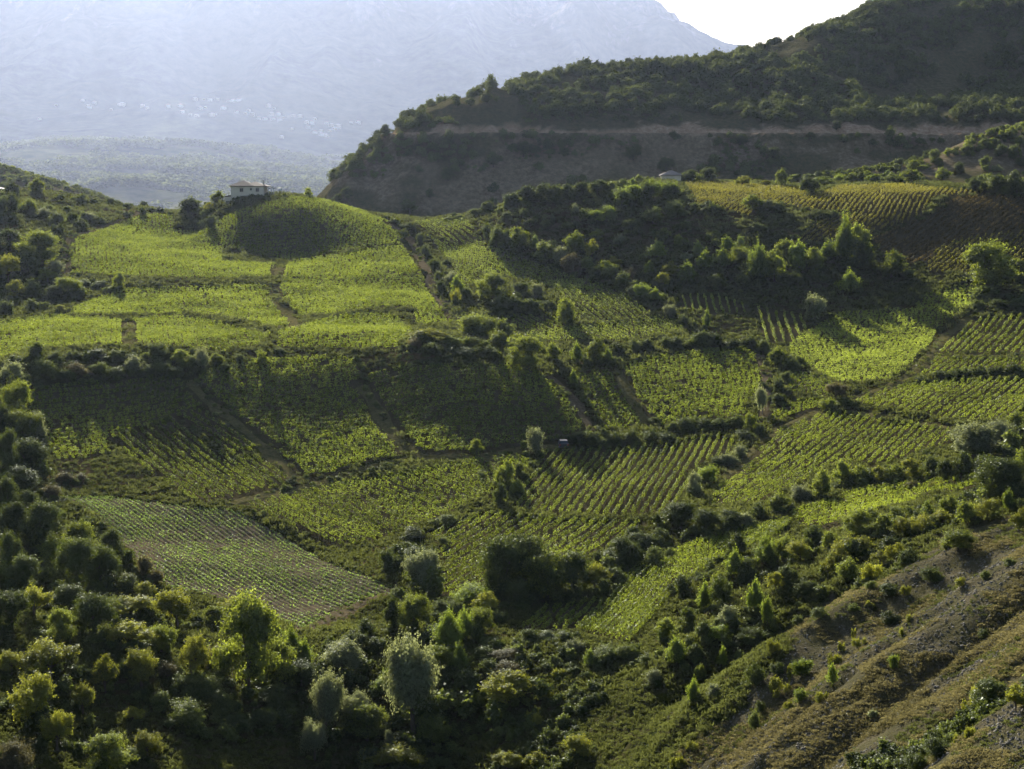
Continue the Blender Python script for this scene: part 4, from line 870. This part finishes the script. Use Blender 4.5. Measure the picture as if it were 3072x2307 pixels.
# ------------------------------------------------------------------ low crop rows on the ploughed field
dv = ground_at(845, 1868)[:2] - ground_at(398, 1615)[:2]
d, n, lines = scanlines(CROP_POLY, dv, 0.95)
rows = []
for t, iv in lines:
    Ps = []
    for u, v in iv:
        s = np.arange(u, v, 0.02); s = s + RNG.normal(size=len(s))*0.1
        xy0 = d*s[:, None] + n*t
        dens = 0.62 + 1.5*fbm(xy0[:, 0]/14, xy0[:, 1]/14, 3) + 0.7*vnoise(s/1.3, s*0+t)
        s = s[RNG.random(len(s)) < np.clip(dens, 0.10, 1)]
        lat = RNG.normal(size=len(s))*0.17; xy = d*s[:, None] + n*(t+lat)[:, None]
        Ps.append(np.c_[xy, height(xy[:, 0], xy[:, 1]) + np.abs(RNG.normal(size=len(s)))*0.11 + 0.06])
    P = np.concatenate(Ps) if Ps else np.zeros((0, 3))
    if len(P) < 12: continue
    rows.append((project(P.mean(0))[0] - project(P.mean(0))[1], P))
rows.sort(key=lambda r: r[0])
for i, (_, P) in enumerate(rows):
    k = len(P)
    o = link('crop_row', leaf_mesh('crop_row', P, unit(k)*0.8+np.array([0, 0, 0.8]), RNG.uniform(0.14, 0.32, k), np.clip(0.5+0.2*RNG.normal(size=k), 0, 1), LEAF['crop']))
    tag(o, f'{ordinal(i+1)} low crop row from the lower left edge of the ploughed field', 'crop row', 'crop rows on the ploughed field')
# ploughed ridges under the rows
xs_, ys_ = CROP_POLY[:, 0], CROP_POLY[:, 1]
a_, b_ = CROP_POLY @ d, CROP_POLY @ n
AA, BB = np.meshgrid(np.arange(a_.min(), a_.max(), 1.6), np.arange(b_.min(), b_.max(), 0.19))
XX, YY = AA*d[0]+BB*n[0], AA*d[1]+BB*n[1]
ZZ = height(XX, YY) + 0.10 + 0.085*np.cos((BB-b_.min()-0.38)*2*np.pi/0.95) + 0.10*vnoise(XX/0.7, YY/0.7)
ins = inside(CROP_POLY, XX, YY); id_ = np.arange(XX.size).reshape(XX.shape)
q = np.stack([id_[:-1,:-1], id_[:-1,1:], id_[1:,1:], id_[1:,:-1]], -1).reshape(-1, 4)
q = q[ins.ravel()[q].all(1)]
SOIL = track_mat('ploughed_soil', (0.068, 0.056, 0.035), (0.155, 0.126, 0.080))
tag(link('field', mesh_np('field', np.c_[XX.ravel(), YY.ravel(), ZZ.ravel()], q, True), SOIL), 'ridged brown soil of the ploughed field', kind='structure')

# ------------------------------------------------------------------ scattered cover (uncountable): instanced on points
def scatter(name, pts, rot, scl, meshes, label, cat):
    me = bpy.data.meshes.new(name); me.vertices.add(len(pts)); me.vertices.foreach_set('co', np.asarray(pts, np.float32).ravel())
    for nm, arr in (('rot', rot), ('scl', scl)):
        a = me.attributes.new(nm, 'FLOAT_VECTOR', 'POINT'); a.data.foreach_set('vector', np.asarray(arr, np.float32).ravel())
    o = link(name, me)
    ng = bpy.data.node_groups.new(name + '_scatter', 'GeometryNodeTree')
    ng.interface.new_socket('Geometry', in_out='INPUT', socket_type='NodeSocketGeometry')
    ng.interface.new_socket('Geometry', in_out='OUTPUT', socket_type='NodeSocketGeometry')
    gi, go = ng.nodes.new('NodeGroupInput'), ng.nodes.new('NodeGroupOutput')
    iop = ng.nodes.new('GeometryNodeInstanceOnPoints'); jg = ng.nodes.new('GeometryNodeJoinGeometry')
    for m in meshes:
        src = bpy.data.objects.new(name + '_source', m)
        oi = ng.nodes.new('GeometryNodeObjectInfo'); oi.inputs['Object'].default_value = src; oi.inputs['As Instance'].default_value = True
        ng.links.new(oi.outputs['Geometry'], jg.inputs[0])
    for nm, sock in (('rot', 'Rotation'), ('scl', 'Scale')):
        na = ng.nodes.new('GeometryNodeInputNamedAttribute'); na.data_type = 'FLOAT_VECTOR'; na.inputs['Name'].default_value = nm
        ng.links.new(na.outputs[0], iop.inputs[sock])
    ng.links.new(gi.outputs[0], iop.inputs['Points']); ng.links.new(jg.outputs[0], iop.inputs['Instance'])
    iop.inputs['Pick Instance'].default_value = True
    ng.links.new(iop.outputs[0], go.inputs[0])
    md = o.modifiers.new('scatter', 'NODES'); md.node_group = ng
    return tag(o, label, cat, kind='stuff')
def rots(n): r = np.zeros((n, 3)); r[:, 2] = RNG.uniform(0, 6.28, n); return r
def scl3(w, h): return np.c_[w, w, h]

def tuft_mesh(nm, k=26, mat='grass'):
    P = np.c_[RNG.normal(size=(k, 2))*0.28, RNG.uniform(0.12, 0.42, k)]
    N = np.c_[RNG.normal(size=(k, 2)), RNG.normal(size=k)*0.25]
    return leaf_mesh(nm, P, N, RNG.uniform(0.35, 0.75, k), np.clip(0.5+0.22*RNG.normal(size=k), 0, 1), LEAF[mat], 0.22)
# rough grass on unplanted ground
n0 = 185000
D_ = np.exp(RNG.uniform(math.log(78), math.log(520), n0)); X_ = RNG.uniform(-0.44, 0.44, n0)*D_
wild = (cover_at(X_, D_, 2) < 0.5) & ~inside(CROP_POLY, X_, D_) & ~(on_track(X_, D_) & (RNG.random(n0) < 0.86))
scr = cover_at(X_, D_, 0) > 0.5
keep = wild & (~scr | (fbm(X_/6, D_/6, 3) > 0.22))
scr_s = np.where(scr, 0.6, 1.0)[keep]
X_, D_ = X_[keep], D_[keep]; s = scr_s * RNG.uniform(0.5, 1.25, len(X_)) * np.clip(D_/230, 0.55, 1.6) * (0.75 + 0.9*np.clip(fbm(X_/9+5, D_/9, 2)+0.3, 0, 1))
scatter('grass', np.c_[X_, D_, height(X_, D_)], rots(len(X_)), scl3(s, s), [tuft_mesh('grass_tuft') for _ in range(4)], 'rough grass tufts over the unplanted ground', 'grass')
print('grass', len(X_))
LEAF['dry'] = leaf_mat('dry_grass_blades', (0.070, 0.066, 0.030), (0.15, 0.132, 0.064), (0.24, 0.21, 0.08), 0.40)
n0 = 125000
D_ = np.exp(RNG.uniform(math.log(76), math.log(215), n0)); X_ = RNG.uniform(0.03, 0.52, n0)*D_
keep = (cover_at(X_, D_, 0) > 0.5) & (fbm(X_/4+7, D_/4, 3) > 0.0); X_, D_ = X_[keep], D_[keep]; s = RNG.uniform(0.18, 0.62, len(X_))
scatter('dry_grass', np.c_[X_, D_, height(X_, D_)], rots(len(X_)), scl3(s, s*0.8), [tuft_mesh('dry_tuft', 22, 'dry') for _ in range(4)], 'dry yellow grass tufts over the scree slope', 'dry grass')
# low undergrowth between the trees and on the banks
n0 = 37000
D_ = np.exp(RNG.uniform(math.log(90), math.log(510), n0)); X_ = RNG.uniform(-0.43, 0.43, n0)*D_
keep = (cover_at(X_, D_, 2) < 0.5) & (cover_at(X_, D_, 1) < 0.5) & ~inside(CROP_POLY, X_, D_) & (fbm(X_/22, D_/22, 3) > np.where(cover_at(X_, D_, 0) > 0.5, 0.25, 0.13))
X_, D_ = X_[keep], D_[keep]; w = RNG.uniform(0.5, 1.8, len(X_))
F_ = np.repeat(np.array([f for f in FEET if f[2] > 1.6]), 7, 0); an = RNG.uniform(0, 6.28, len(F_)); rd = RNG.uniform(0.15, 0.65, len(F_))*F_[:, 2]
fx_, fy_ = F_[:, 0]+np.cos(an)*rd, F_[:, 1]+np.sin(an)*rd*0.8
ok = (cover_at(fx_, fy_, 2) < 0.5) & (cover_at(fx_, fy_, 0) < 0.5) & ~inside(CROP_POLY, fx_, fy_) & ~on_track(fx_, fy_)
X_, D_, w = np.r_[X_, fx_[ok]], np.r_[D_, fy_[ok]], np.r_[w, (RNG.uniform(0.2, 0.55, len(F_))*F_[:, 2])[ok]]
scatter('undergrowth', np.c_[X_, D_, height(X_, D_)-0.1], rots(len(X_)), scl3(w, w*RNG.uniform(0.4, 1.1, len(X_))),
        [LIB[(k, 0)][v][0] for k in 'BVBD' for v in (0, 1)], 'low undergrowth between the trees and along the banks', 'undergrowth')
print('undergrowth', len(X_))
# stones on the scree
def rock_mesh(nm):
    import bmesh
    bm = bmesh.new(); bmesh.ops.create_icosphere(bm, subdivisions=1, radius=0.5)
    for v in bm.verts: v.co *= random.uniform(0.65, 1.2); v.co.z *= 0.6
    me = bpy.data.meshes.new(nm); bm.to_mesh(me); bm.free(); me.materials.append(STONE); return me
n0 = 85000
D_ = np.exp(RNG.uniform(math.log(78), math.log(215), n0)); X_ = RNG.uniform(0.05, 0.50, n0)*D_
keep = (cover_at(X_, D_, 0) > 0.5) & (fbm(X_/5+2, D_/5, 3) > -0.12); X_, D_ = X_[keep], D_[keep]
s = 0.10 + 0.30*RNG.random(len(X_))**3
scatter('rubble', np.c_[X_, D_, height(X_, D_)], np.c_[RNG.uniform(0, 6, (len(X_), 3))], scl3(s, s), [rock_mesh('stone') for _ in range(4)], 'loose stones strewn over the scree slope', 'stones')

# wood on the dark hill
n0 = 46000
X_ = RNG.uniform(-120, 360, n0); Y_ = RNG.uniform(590, 940, n0); Z_ = hill_h(X_, Y_)
t = hill_raw(X_, Y_) - ROAD_Z
up = (t > np.where(X_ < -30, 2.5, np.where(X_ < 10, 4.0, 5.4))) & (fbm(X_/20, Y_/20, 2) > -0.28 + 0.25*(X_ < 0)); low = (t < -3.5) & (fbm(X_/30+3, Z_/12, 3) > 0.10 - 0.10*(X_ > 40))
keep = (up | low) & (RNG.random(n0) < 0.55); X_, Y_, Z_, t = X_[keep], Y_[keep], Z_[keep], t[keep]
w = (1.5 + 4.6*RNG.random(len(X_))**1.7)*np.where(t > 0, 1.0, 0.85)
FOREST = []
for v in range(5):
    L = lobes_bush(7); P, N, R = crown_points(L, 900, 0.12); P[:, 2] = np.maximum(P[:, 2], 0)
    P /= np.array([np.ptp(P[:, 0]), np.ptp(P[:, 1]), P[:, 2].max()])
    FOREST.append(leaf_mesh('wood_crown', P, N, RNG.uniform(0.08, 0.15, len(P)), R, LEAF['forest']))
scatter('wood', np.c_[X_, Y_, Z_-0.3], rots(len(X_)), scl3(w, w*RNG.uniform(0.65, 1.0, len(X_))), FOREST, 'dark wood and scrub covering the hill with the road cut', 'wood')
print('wood', len(X_))
# scrub on the spur and the low hill
n0 = 5000
X_ = RNG.uniform(85, 270, n0); Y_ = RNG.uniform(515, 660, n0); keep = fbm(X_/14, Y_/14, 3) > -0.1; X_, Y_ = X_[keep], Y_[keep]
w = RNG.uniform(1.2, 3.6, len(X_)); XL = RNG.uniform(-380, -160, 3500); YL = RNG.uniform(745, 930, 3500); wl = RNG.uniform(1.5, 4.0, 3500)
scatter('scrub', np.r_[np.c_[X_, Y_, spur_h(X_, Y_)-0.2], np.c_[XL, YL, left_h(XL, YL)-0.3]], rots(len(X_)+3500), np.r_[scl3(w, w*RNG.uniform(0.6, 1.0, len(X_))), scl3(wl, wl*0.7)],
        [LIB[(k, 0)][v][0] for k in 'BRV' for v in (0, 1)], 'round scrub covering the spur and the low hill', 'scrub')
# far scrub of the valley and the mountain foot
n0 = 22000
Dm = np.exp(RNG.uniform(math.log(1400*MS), math.log(2800*MS), n0)); Xm = RNG.uniform(-0.36, 0.12, n0)*Dm
keep = fbm(Xm/160/MS, Dm/160/MS, 4) > -0.12; Xm, Dm = Xm[keep], Dm[keep]; w = RNG.uniform(14, 40, len(Xm))
def far_h(x, y):
    r = np.clip((np.log(y)-math.log(1350*MS))/(math.log(6200)-math.log(1350))*299, 0, 298.999); c = np.clip((x/y+0.52)/0.86*299, 0, 298.999)
    i, j = r.astype(int), c.astype(int); fr, fc = r-i, c-j
    return (MZG[i,j]*(1-fr)+MZG[i+1,j]*fr)*(1-fc)+(MZG[i,j+1]*(1-fr)+MZG[i+1,j+1]*fr)*fc
FAR = []
for v in range(3):
    P, N, R = crown_points(lobes_bush(5), 130, 0.1); P[:, 2] = np.maximum(P[:, 2], 0); P /= np.array([np.ptp(P[:, 0]), np.ptp(P[:, 1]), P[:, 2].max()])
    FAR.append(leaf_mesh('far_crown', P, N, RNG.uniform(0.26, 0.40, len(P)), R, LEAF['far']))
scatter('far_wood', np.c_[Xm, Dm, far_h(Xm, Dm)-1.0], rots(len(Xm)), scl3(w, w*0.6), FAR, 'pale distant scrub across the valley below the mountain', 'far wood')

# individual trees standing out on the far hills
SKY = [(1155,412,44,36,'D'),(1202,418,26,24,'D'),(1140,440,26,20,'D'),(1085,475,40,26,'D'),(1060,490,30,24,'D'),(1370,320,34,26,'D'),(1412,318,34,26,'D'),(1460,312,42,36,'D'),(1490,306,24,18,'D'),(1570,292,28,18,'D'),(1668,275,22,18,'D'),(1700,268,26,20,'D'),(1738,262,30,22,'D'),(1800,250,34,22,'D'),(1915,235,42,30,'D'),(2000,215,34,22,'D'),(2060,204,36,24,'D'),(2240,172,24,16,'D'),(2280,163,26,16,'D'),(2424,126,38,26,'D'),(2500,105,28,18,'D'),(2545,98,24,16,'D'),(2300,150,30,18,'D')]
for i, (px, py, w, h, kd) in enumerate(sorted(SKY)):
    p = march(hill_h, px, py, 585, 980); k = p[1]/FOC
    plant(kd, (p[0], p[1], p[2]-0.3), w*k*1.1, h*k*1.2, f'dark round tree along the far hill skyline, {ordinal(i+1)} from the left', 'trees along the far hill skyline')
SPB = [(2700,500,44,30,'B'),(2740,520,50,40,'R'),(2800,480,44,34,'B'),(2830,540,60,48,'R'),(2880,520,50,36,'V'),(2900,460,40,32,'B'),(2950,440,40,32,'B'),(2960,500,44,34,'B'),(3000,470,56,46,'V'),(3040,480,50,56,'V'),(3030,420,44,36,'B'),(3060,440,40,40,'B'),(2660,530,44,30,'P'),(2600,540,44,26,'V'),(2780,440,36,26,'V'),(3062,500,44,36,'V'),(2990,515,40,26,'L'),(2955,513,24,20,'B')]
for i, (px, py, w, h, kd) in enumerate(sorted(SPB)):
    p = march(spur_h, px, py, 515, 665); k = p[1]/FOC; adj, noun = WORD[kd]
    plant(kd, (p[0], p[1], p[2]-0.3), w*k, h*k, f'{adj} {noun} on the scrubby spur above the gravel road, {ordinal(i+1)} from the left', 'bushes on the scrubby spur')
FACE = [(1300,450,30,26,'D'),(1345,470,30,24,'D'),(1255,520,34,26,'D'),(1345,545,50,42,'D'),(1290,595,34,28,'D'),(1230,640,56,44,'D'),(1690,470,40,34,'D'),(1570,470,70,52,'D'),(1480,500,60,44,'D'),(2000,520,70,60,'D'),(1900,480,60,54,'D'),(2510,392,40,30,'D'),(2430,420,40,30,'D'),(2220,440,60,48,'D'),(2320,480,60,50,'D'),(2530,430,34,28,'D'),(2700,420,30,24,'D'),(1400,440,36,30,'D'),(1040,600,50,40,'D'),(1010,610,40,34,'D')]
for i, (px, py, w, h, kd) in enumerate(sorted(FACE)):
    p = march(hill_h, px, py, 585, 980); k = p[1]/FOC
    plant(kd, (p[0], p[1], p[2]-0.3), w*k, h*k, f'dark tree on the bare face around the road cut, {ordinal(i+1)} from the left', 'trees on the hill face around the road cut')

# ------------------------------------------------------------------ buildings
def hip_roof(s, x0, x1, y0, y1, z, rise, over=0.5, th=0.14):
    x0 -= over; x1 += over; y0 -= over; y1 += over; h = min((y1-y0)/2, (x1-x0)/2); ym = (y0+y1)/2
    a, b = x0+h, x1-h
    if b <= a: a = b = (x0+x1)/2
    s.poly([(x0,y0,z),(x1,y0,z),(x1,y1,z),(x0,y1,z),(a,ym,z+rise),(b,ym,z+rise),(x0,y0,z-th),(x1,y0,z-th),(x1,y1,z-th),(x0,y1,z-th)],
           [(0,1,5,4),(1,2,5),(2,3,4,5),(3,0,4),(6,7,1,0),(7,8,2,1),(8,9,3,2),(9,6,0,3),(9,8,7,6)])
def window(parent, x, z, w, h, y, mat=DARKW):
    f = Solid(); t = 0.09
    f.box(x-w/2-t, x-w/2, y-0.05, y+0.02, z, z+h); f.box(x+w/2, x+w/2+t, y-0.05, y+0.02, z, z+h)
    f.box(x-w/2-t, x+w/2+t, y-0.05, y+0.02, z+h, z+h+t); f.box(x-0.03, x+0.03, y-0.04, y+0.02, z, z+h)
    fo = f.build('window', WOOD, parent)
    g = Solid(); g.box(x-w/2, x-0.03, y-0.015, y+0.02, z, z+h); g.box(x+0.03, x+w/2, y-0.015, y+0.02, z, z+h); g.build('pane', mat, fo)
    sl = Solid(); sl.box(x-w/2-0.15, x+w/2+0.15, y-0.12, y+0.02, z-0.1, z-0.002); sl.build('sill', PLASTER, fo)

EV = survey(692, 559, 489.0); pxm = 489.0/FOC
fh = empty('farmhouse', (EV[0], EV[1], EV[2]-4.6))
tag(fh, 'beige farmhouse with dark hipped roof and chimney on top of the knoll', 'farmhouse')
W = 98*pxm; EZ = 4.6
s = Solid(); s.box(0, W, 0, 8.0, -2.0, EZ); s.build('wall', PLASTER, fh)
s = Solid(); hip_roof(s, 0, 6.6, 0, 8.0, EZ+0.15, 1.75, 0.6); rf = s.build('roof', ROOFT, fh)
s = Solid(); hip_roof(s, 3.2, W+0.5, 0.3, 7.7, EZ+0.10, 1.35, 0.6); s.build('roof', ROOFT, fh)
s = Solid(); s.box(9.1, 9.6, 3.0, 3.5, EZ+0.4, EZ+1.75); s.box(9.02, 9.68, 2.92, 3.58, EZ+1.752, EZ+1.87); s.build('chimney', PLASTER, rf)
for (x, z, w, h) in ((3.2, EZ-1.65, 0.9, 1.05), (6.05, EZ-1.2, 0.42, 0.6), (8.0, EZ-1.6, 0.85, 1.05)): window(fh, x, z, w, h, 0)
an = Solid(); an.box(-2.0, -0.003, 1.0, 6.0, -2.0, 1.5); an.build('annex', PLASTER, fh)
s = Solid(); s.poly([(-2.3,0.7,1.45),(-0.01,0.7,1.95),(-0.01,6.3,1.95),(-2.3,6.3,1.45),(-2.3,0.7,1.57),(-0.01,0.7,2.07),(-0.01,6.3,2.07),(-2.3,6.3,1.57)], [(3,2,1,0),(4,5,6,7),(0,1,5,4),(1,2,6,5),(2,3,7,6),(3,0,4,7)]); s.build('annex_roof', ROOFT, fh)
s = Solid(); s.box(W+0.7, W+3.0, 1.5, 6.0, EZ-0.55, EZ-0.40); s.build('porch_canopy', WOOD, fh)
for x, y in ((W+1.2, 1.7), (W+2.1, 1.7), (W+2.8, 1.7), (W+2.8, 5.8)):
    s = Solid(); s.box(x-0.07, x+0.07, y-0.07, y+0.07, EZ-3.2, EZ-0.552); s.build('porch_post', WHITE, fh)
# water tank and low shed beyond the knoll top
p = survey(841, 571, 494.0)
wt = empty('water_tank', (p[0], p[1], p[2]-0.2)); tag(wt, 'small white water tank on legs right of the farmhouse', 'water tank')
s = Solid(); s.tube([(0,0,0.0),(0,0,0.05),(0,0,0.85),(0,0,0.95)], [0.42,0.5,0.5,0.2], 12); s.build('tank', WHITE, wt)
for x, y in ((-0.3,-0.3),(0.3,-0.3),(0.3,0.3),(-0.3,0.3)):
    s = Solid(); s.box(x-0.04, x+0.04, y-0.04, y+0.04, -1.6, 0.0); s.build('leg', WOOD, wt)
p = survey(888, 584, 495.0)
shd = empty('shed', (p[0], p[1], p[2]-1.2), 0.2); tag(shd, 'low dark shed with sloping roof among the knoll vines', 'shed')
s = Solid(); s.box(-0.9, 0.9, -0.8, 0.8, -1.0, 1.3); s.build('wall', WOOD, shd)
s = Solid(); s.poly([(-1.2,-1,1.75),(1.2,-1,1.2),(1.2,1,1.2),(-1.2,1,1.75),(-1.2,-1,1.85),(1.2,-1,1.3),(1.2,1,1.3),(-1.2,1,1.85)], [(3,2,1,0),(4,5,6,7),(0,1,5,4),(1,2,6,5),(2,3,7,6),(3,0,4,7)]); s.build('roof', ROOFT, shd)

p = survey(1986, 526, 498.0); k = 498.0/FOC
sm = empty('small_house', (p[0], p[1], p[2]-2.6)); tag(sm, 'small pale house with grey hipped roof beside dark trees', 'house')
s = Solid(); s.box(0, 57*k, 0, 5.0, -1.5, 2.6); s.build('wall', PLASTER, sm)
s = Solid(); hip_roof(s, 0, 57*k, 0, 5.0, 2.7, 1.45, 0.5); s.build('roof', plain('grey_roof', (0.22, 0.19, 0.165), 0.9, 0.2, 2.0), sm)
window(sm, 2.7, 0.5, 0.8, 1.0, 0)

p = survey(-6, 566, 512.0)
lhs = empty('white_house', (p[0], p[1], p[2]-2.0), 0.1); tag(lhs, 'white house peeping over the skyline at the left edge', 'house')
s = Solid(); s.box(-3, 1.4, 0, 4, -1.5, 2.0); s.build('wall', WHITE, lhs)
s = Solid(); hip_roof(s, -3, 1.4, 0, 4, 2.05, 0.6, 0.3); s.build('roof', plain('pale_roof', (0.55, 0.5, 0.45)), lhs)

# the village on the mountain foot
VM = [plain('village_wall', (0.72, 0.70, 0.66), 0.9, 0.08, 0.1), plain('village_wall_cream', (0.66, 0.58, 0.48), 0.9, 0.08, 0.1)]
VR = [plain('village_roof', (0.42, 0.26, 0.20), 0.9, 0.2, 0.2), plain('village_roof_pale', (0.62, 0.55, 0.50), 0.9, 0.2, 0.2)]
vparts = []
for v in range(4):
    a, b, h = random.uniform(5, 8), random.uniform(4, 6), random.uniform(5, 8.5)
    s = Solid(); s.box(-a, a, -b, b, -6, h); w_ = s.mesh('wall'); w_.materials.append(VM[v % 2])
    s = Solid(); hip_roof(s, -a, a, -b, b, h+0.1, 2.2, 0.6, 0.2); r_ = s.mesh('roof'); r_.materials.append(VR[v % 2])
    vparts.append((w_, r_))
VILL = [(500,605),(530,640),(570,620),(540,650),(720,630),(670,660),(740,635),(860,640),(890,655),(1015,645),(1090,640),(1180,600),(1230,600),(1270,605),(1310,600),(1240,650),(1210,655),(1100,675),(1150,690),(1190,700),(1280,695),(1380,610),(1410,610),(1440,605),(1620,640),(1655,655),(1500,665),(1480,685),(1430,680),(1560,715),(1600,720),(1640,690),(1680,690),(1710,710),(1650,720),(1690,725),(1770,700),(1810,705),(1850,740),(1880,745),(1900,720),(1940,790),(1970,745),(2000,760),(2040,765),(1900,800),(1940,815),(1970,820),(1990,790),(1760,780),(1700,830),(2120,740),(2160,740),(240,720),(340,635),(1350,655),(1520,690),(1300,690),(2020,780),(1860,770)]
for i, (cx, cy_) in enumerate(sorted(VILL)):
    p = march(far_h, cx*0.4973, cy_*0.4973+2, 1400*MS, 5000*MS, 1500)
    e = empty('village_house', p, random.uniform(-0.5, 0.5), (random.uniform(1.1, 1.8),)*3)
    w_, r_ = random.choice(vparts); link('wall', w_, None, e); link('roof', r_, None, e)
    tag(e, f'tiny pale house of the far village, {ordinal(i+1)} from the left', 'house', 'houses of the hazy far village')

# ------------------------------------------------------------------ parked car
p = ground_at(1692, 1350)
car = empty('parked_car', (p[0], p[1], p[2]+0.08), 0.06)
tag(car, 'small dark parked car seen from behind on the track', 'car')
CARP = plain('car_paint', (0.02, 0.022, 0.03), 0.3, 0.1, 1.0); GLASS = plain('car_glass', (0.05, 0.06, 0.07), 0.08, 0.05, 1.0); RUB = plain('tyre_rubber', (0.02, 0.02, 0.02), 0.9)
prof = [(0.0,0.35),(0.02,0.95),(0.30,1.02),(0.55,1.50),(2.0,1.56),(2.75,1.08),(3.75,0.92),(3.95,0.45),(3.7,0.3),(0.2,0.3)]
s = Solid(); m_ = len(prof); w2 = 0.85
vv = []
for x, ww in ((-1, 1.0), (1, 1.0)):
    for yy, zz in prof: vv.append((x*w2*(0.82 if zz > 1.2 else 1.0), yy, zz))
s.poly(vv, [tuple(range(m_-1, -1, -1))[::-1], tuple(range(2*m_-1, m_-1, -1))] + [(i, (i+1) % m_, m_+(i+1) % m_, m_+i) for i in range(m_)])
body = s.build('body', CARP, car)
s = Solid(); s.poly([(-0.62,0.315,1.08),(0.62,0.315,1.08),(0.58,0.505,1.45),(-0.58,0.505,1.45)], [(0,1,2,3)]); s.build('rear_window', GLASS, car)
for x in (-1, 1):
    s = Solid(); s.poly([(x*0.80,0.75,1.1),(x*0.80,2.6,1.1),(x*0.712,2.0,1.48),(x*0.712,0.8,1.46)], [(0,1,2,3)]); s.build('side_window', GLASS, car)
    s = Solid(); s.box(x*0.72-0.1, x*0.72+0.1, -0.025, 0.03, 0.72, 0.92); s.build('tail_light', plain('red_lens', (0.4, 0.02, 0.02), 0.3), car)
    for y in (0.75, 3.1):
        s = Solid(); s.tube([(x*0.68, y, 0.32), (x*0.88, y, 0.32)], [0.32, 0.32], 14); wh = s.build('wheel', RUB, car)
        s = Solid(); s.tube([(x*0.87, y, 0.32), (x*0.895, y, 0.32)], [0.19, 0.17], 10); s.build('rim', WHITE, wh)

# ------------------------------------------------------------------ haze
hb_ = Solid(); hb_.box(-9000, 7000, -400, 17000, -97, float(MZG.max())+60)
m, nt, out = new_mat('valley_haze')
pv = nd(nt, 'VolumePrincipled')
pv.inputs['Color'].default_value = (0.57, 0.68, 1.0, 1)
pv.inputs['Density'].default_value = 0.0000215
pv.inputs['Anisotropy'].default_value = 0.6
nt.links.new(pv.outputs[0], out.inputs['Volume'])
hz_o = hb_.build('haze', m)
tag(hz_o, 'pale blue haze filling the valley air', kind='stuff')
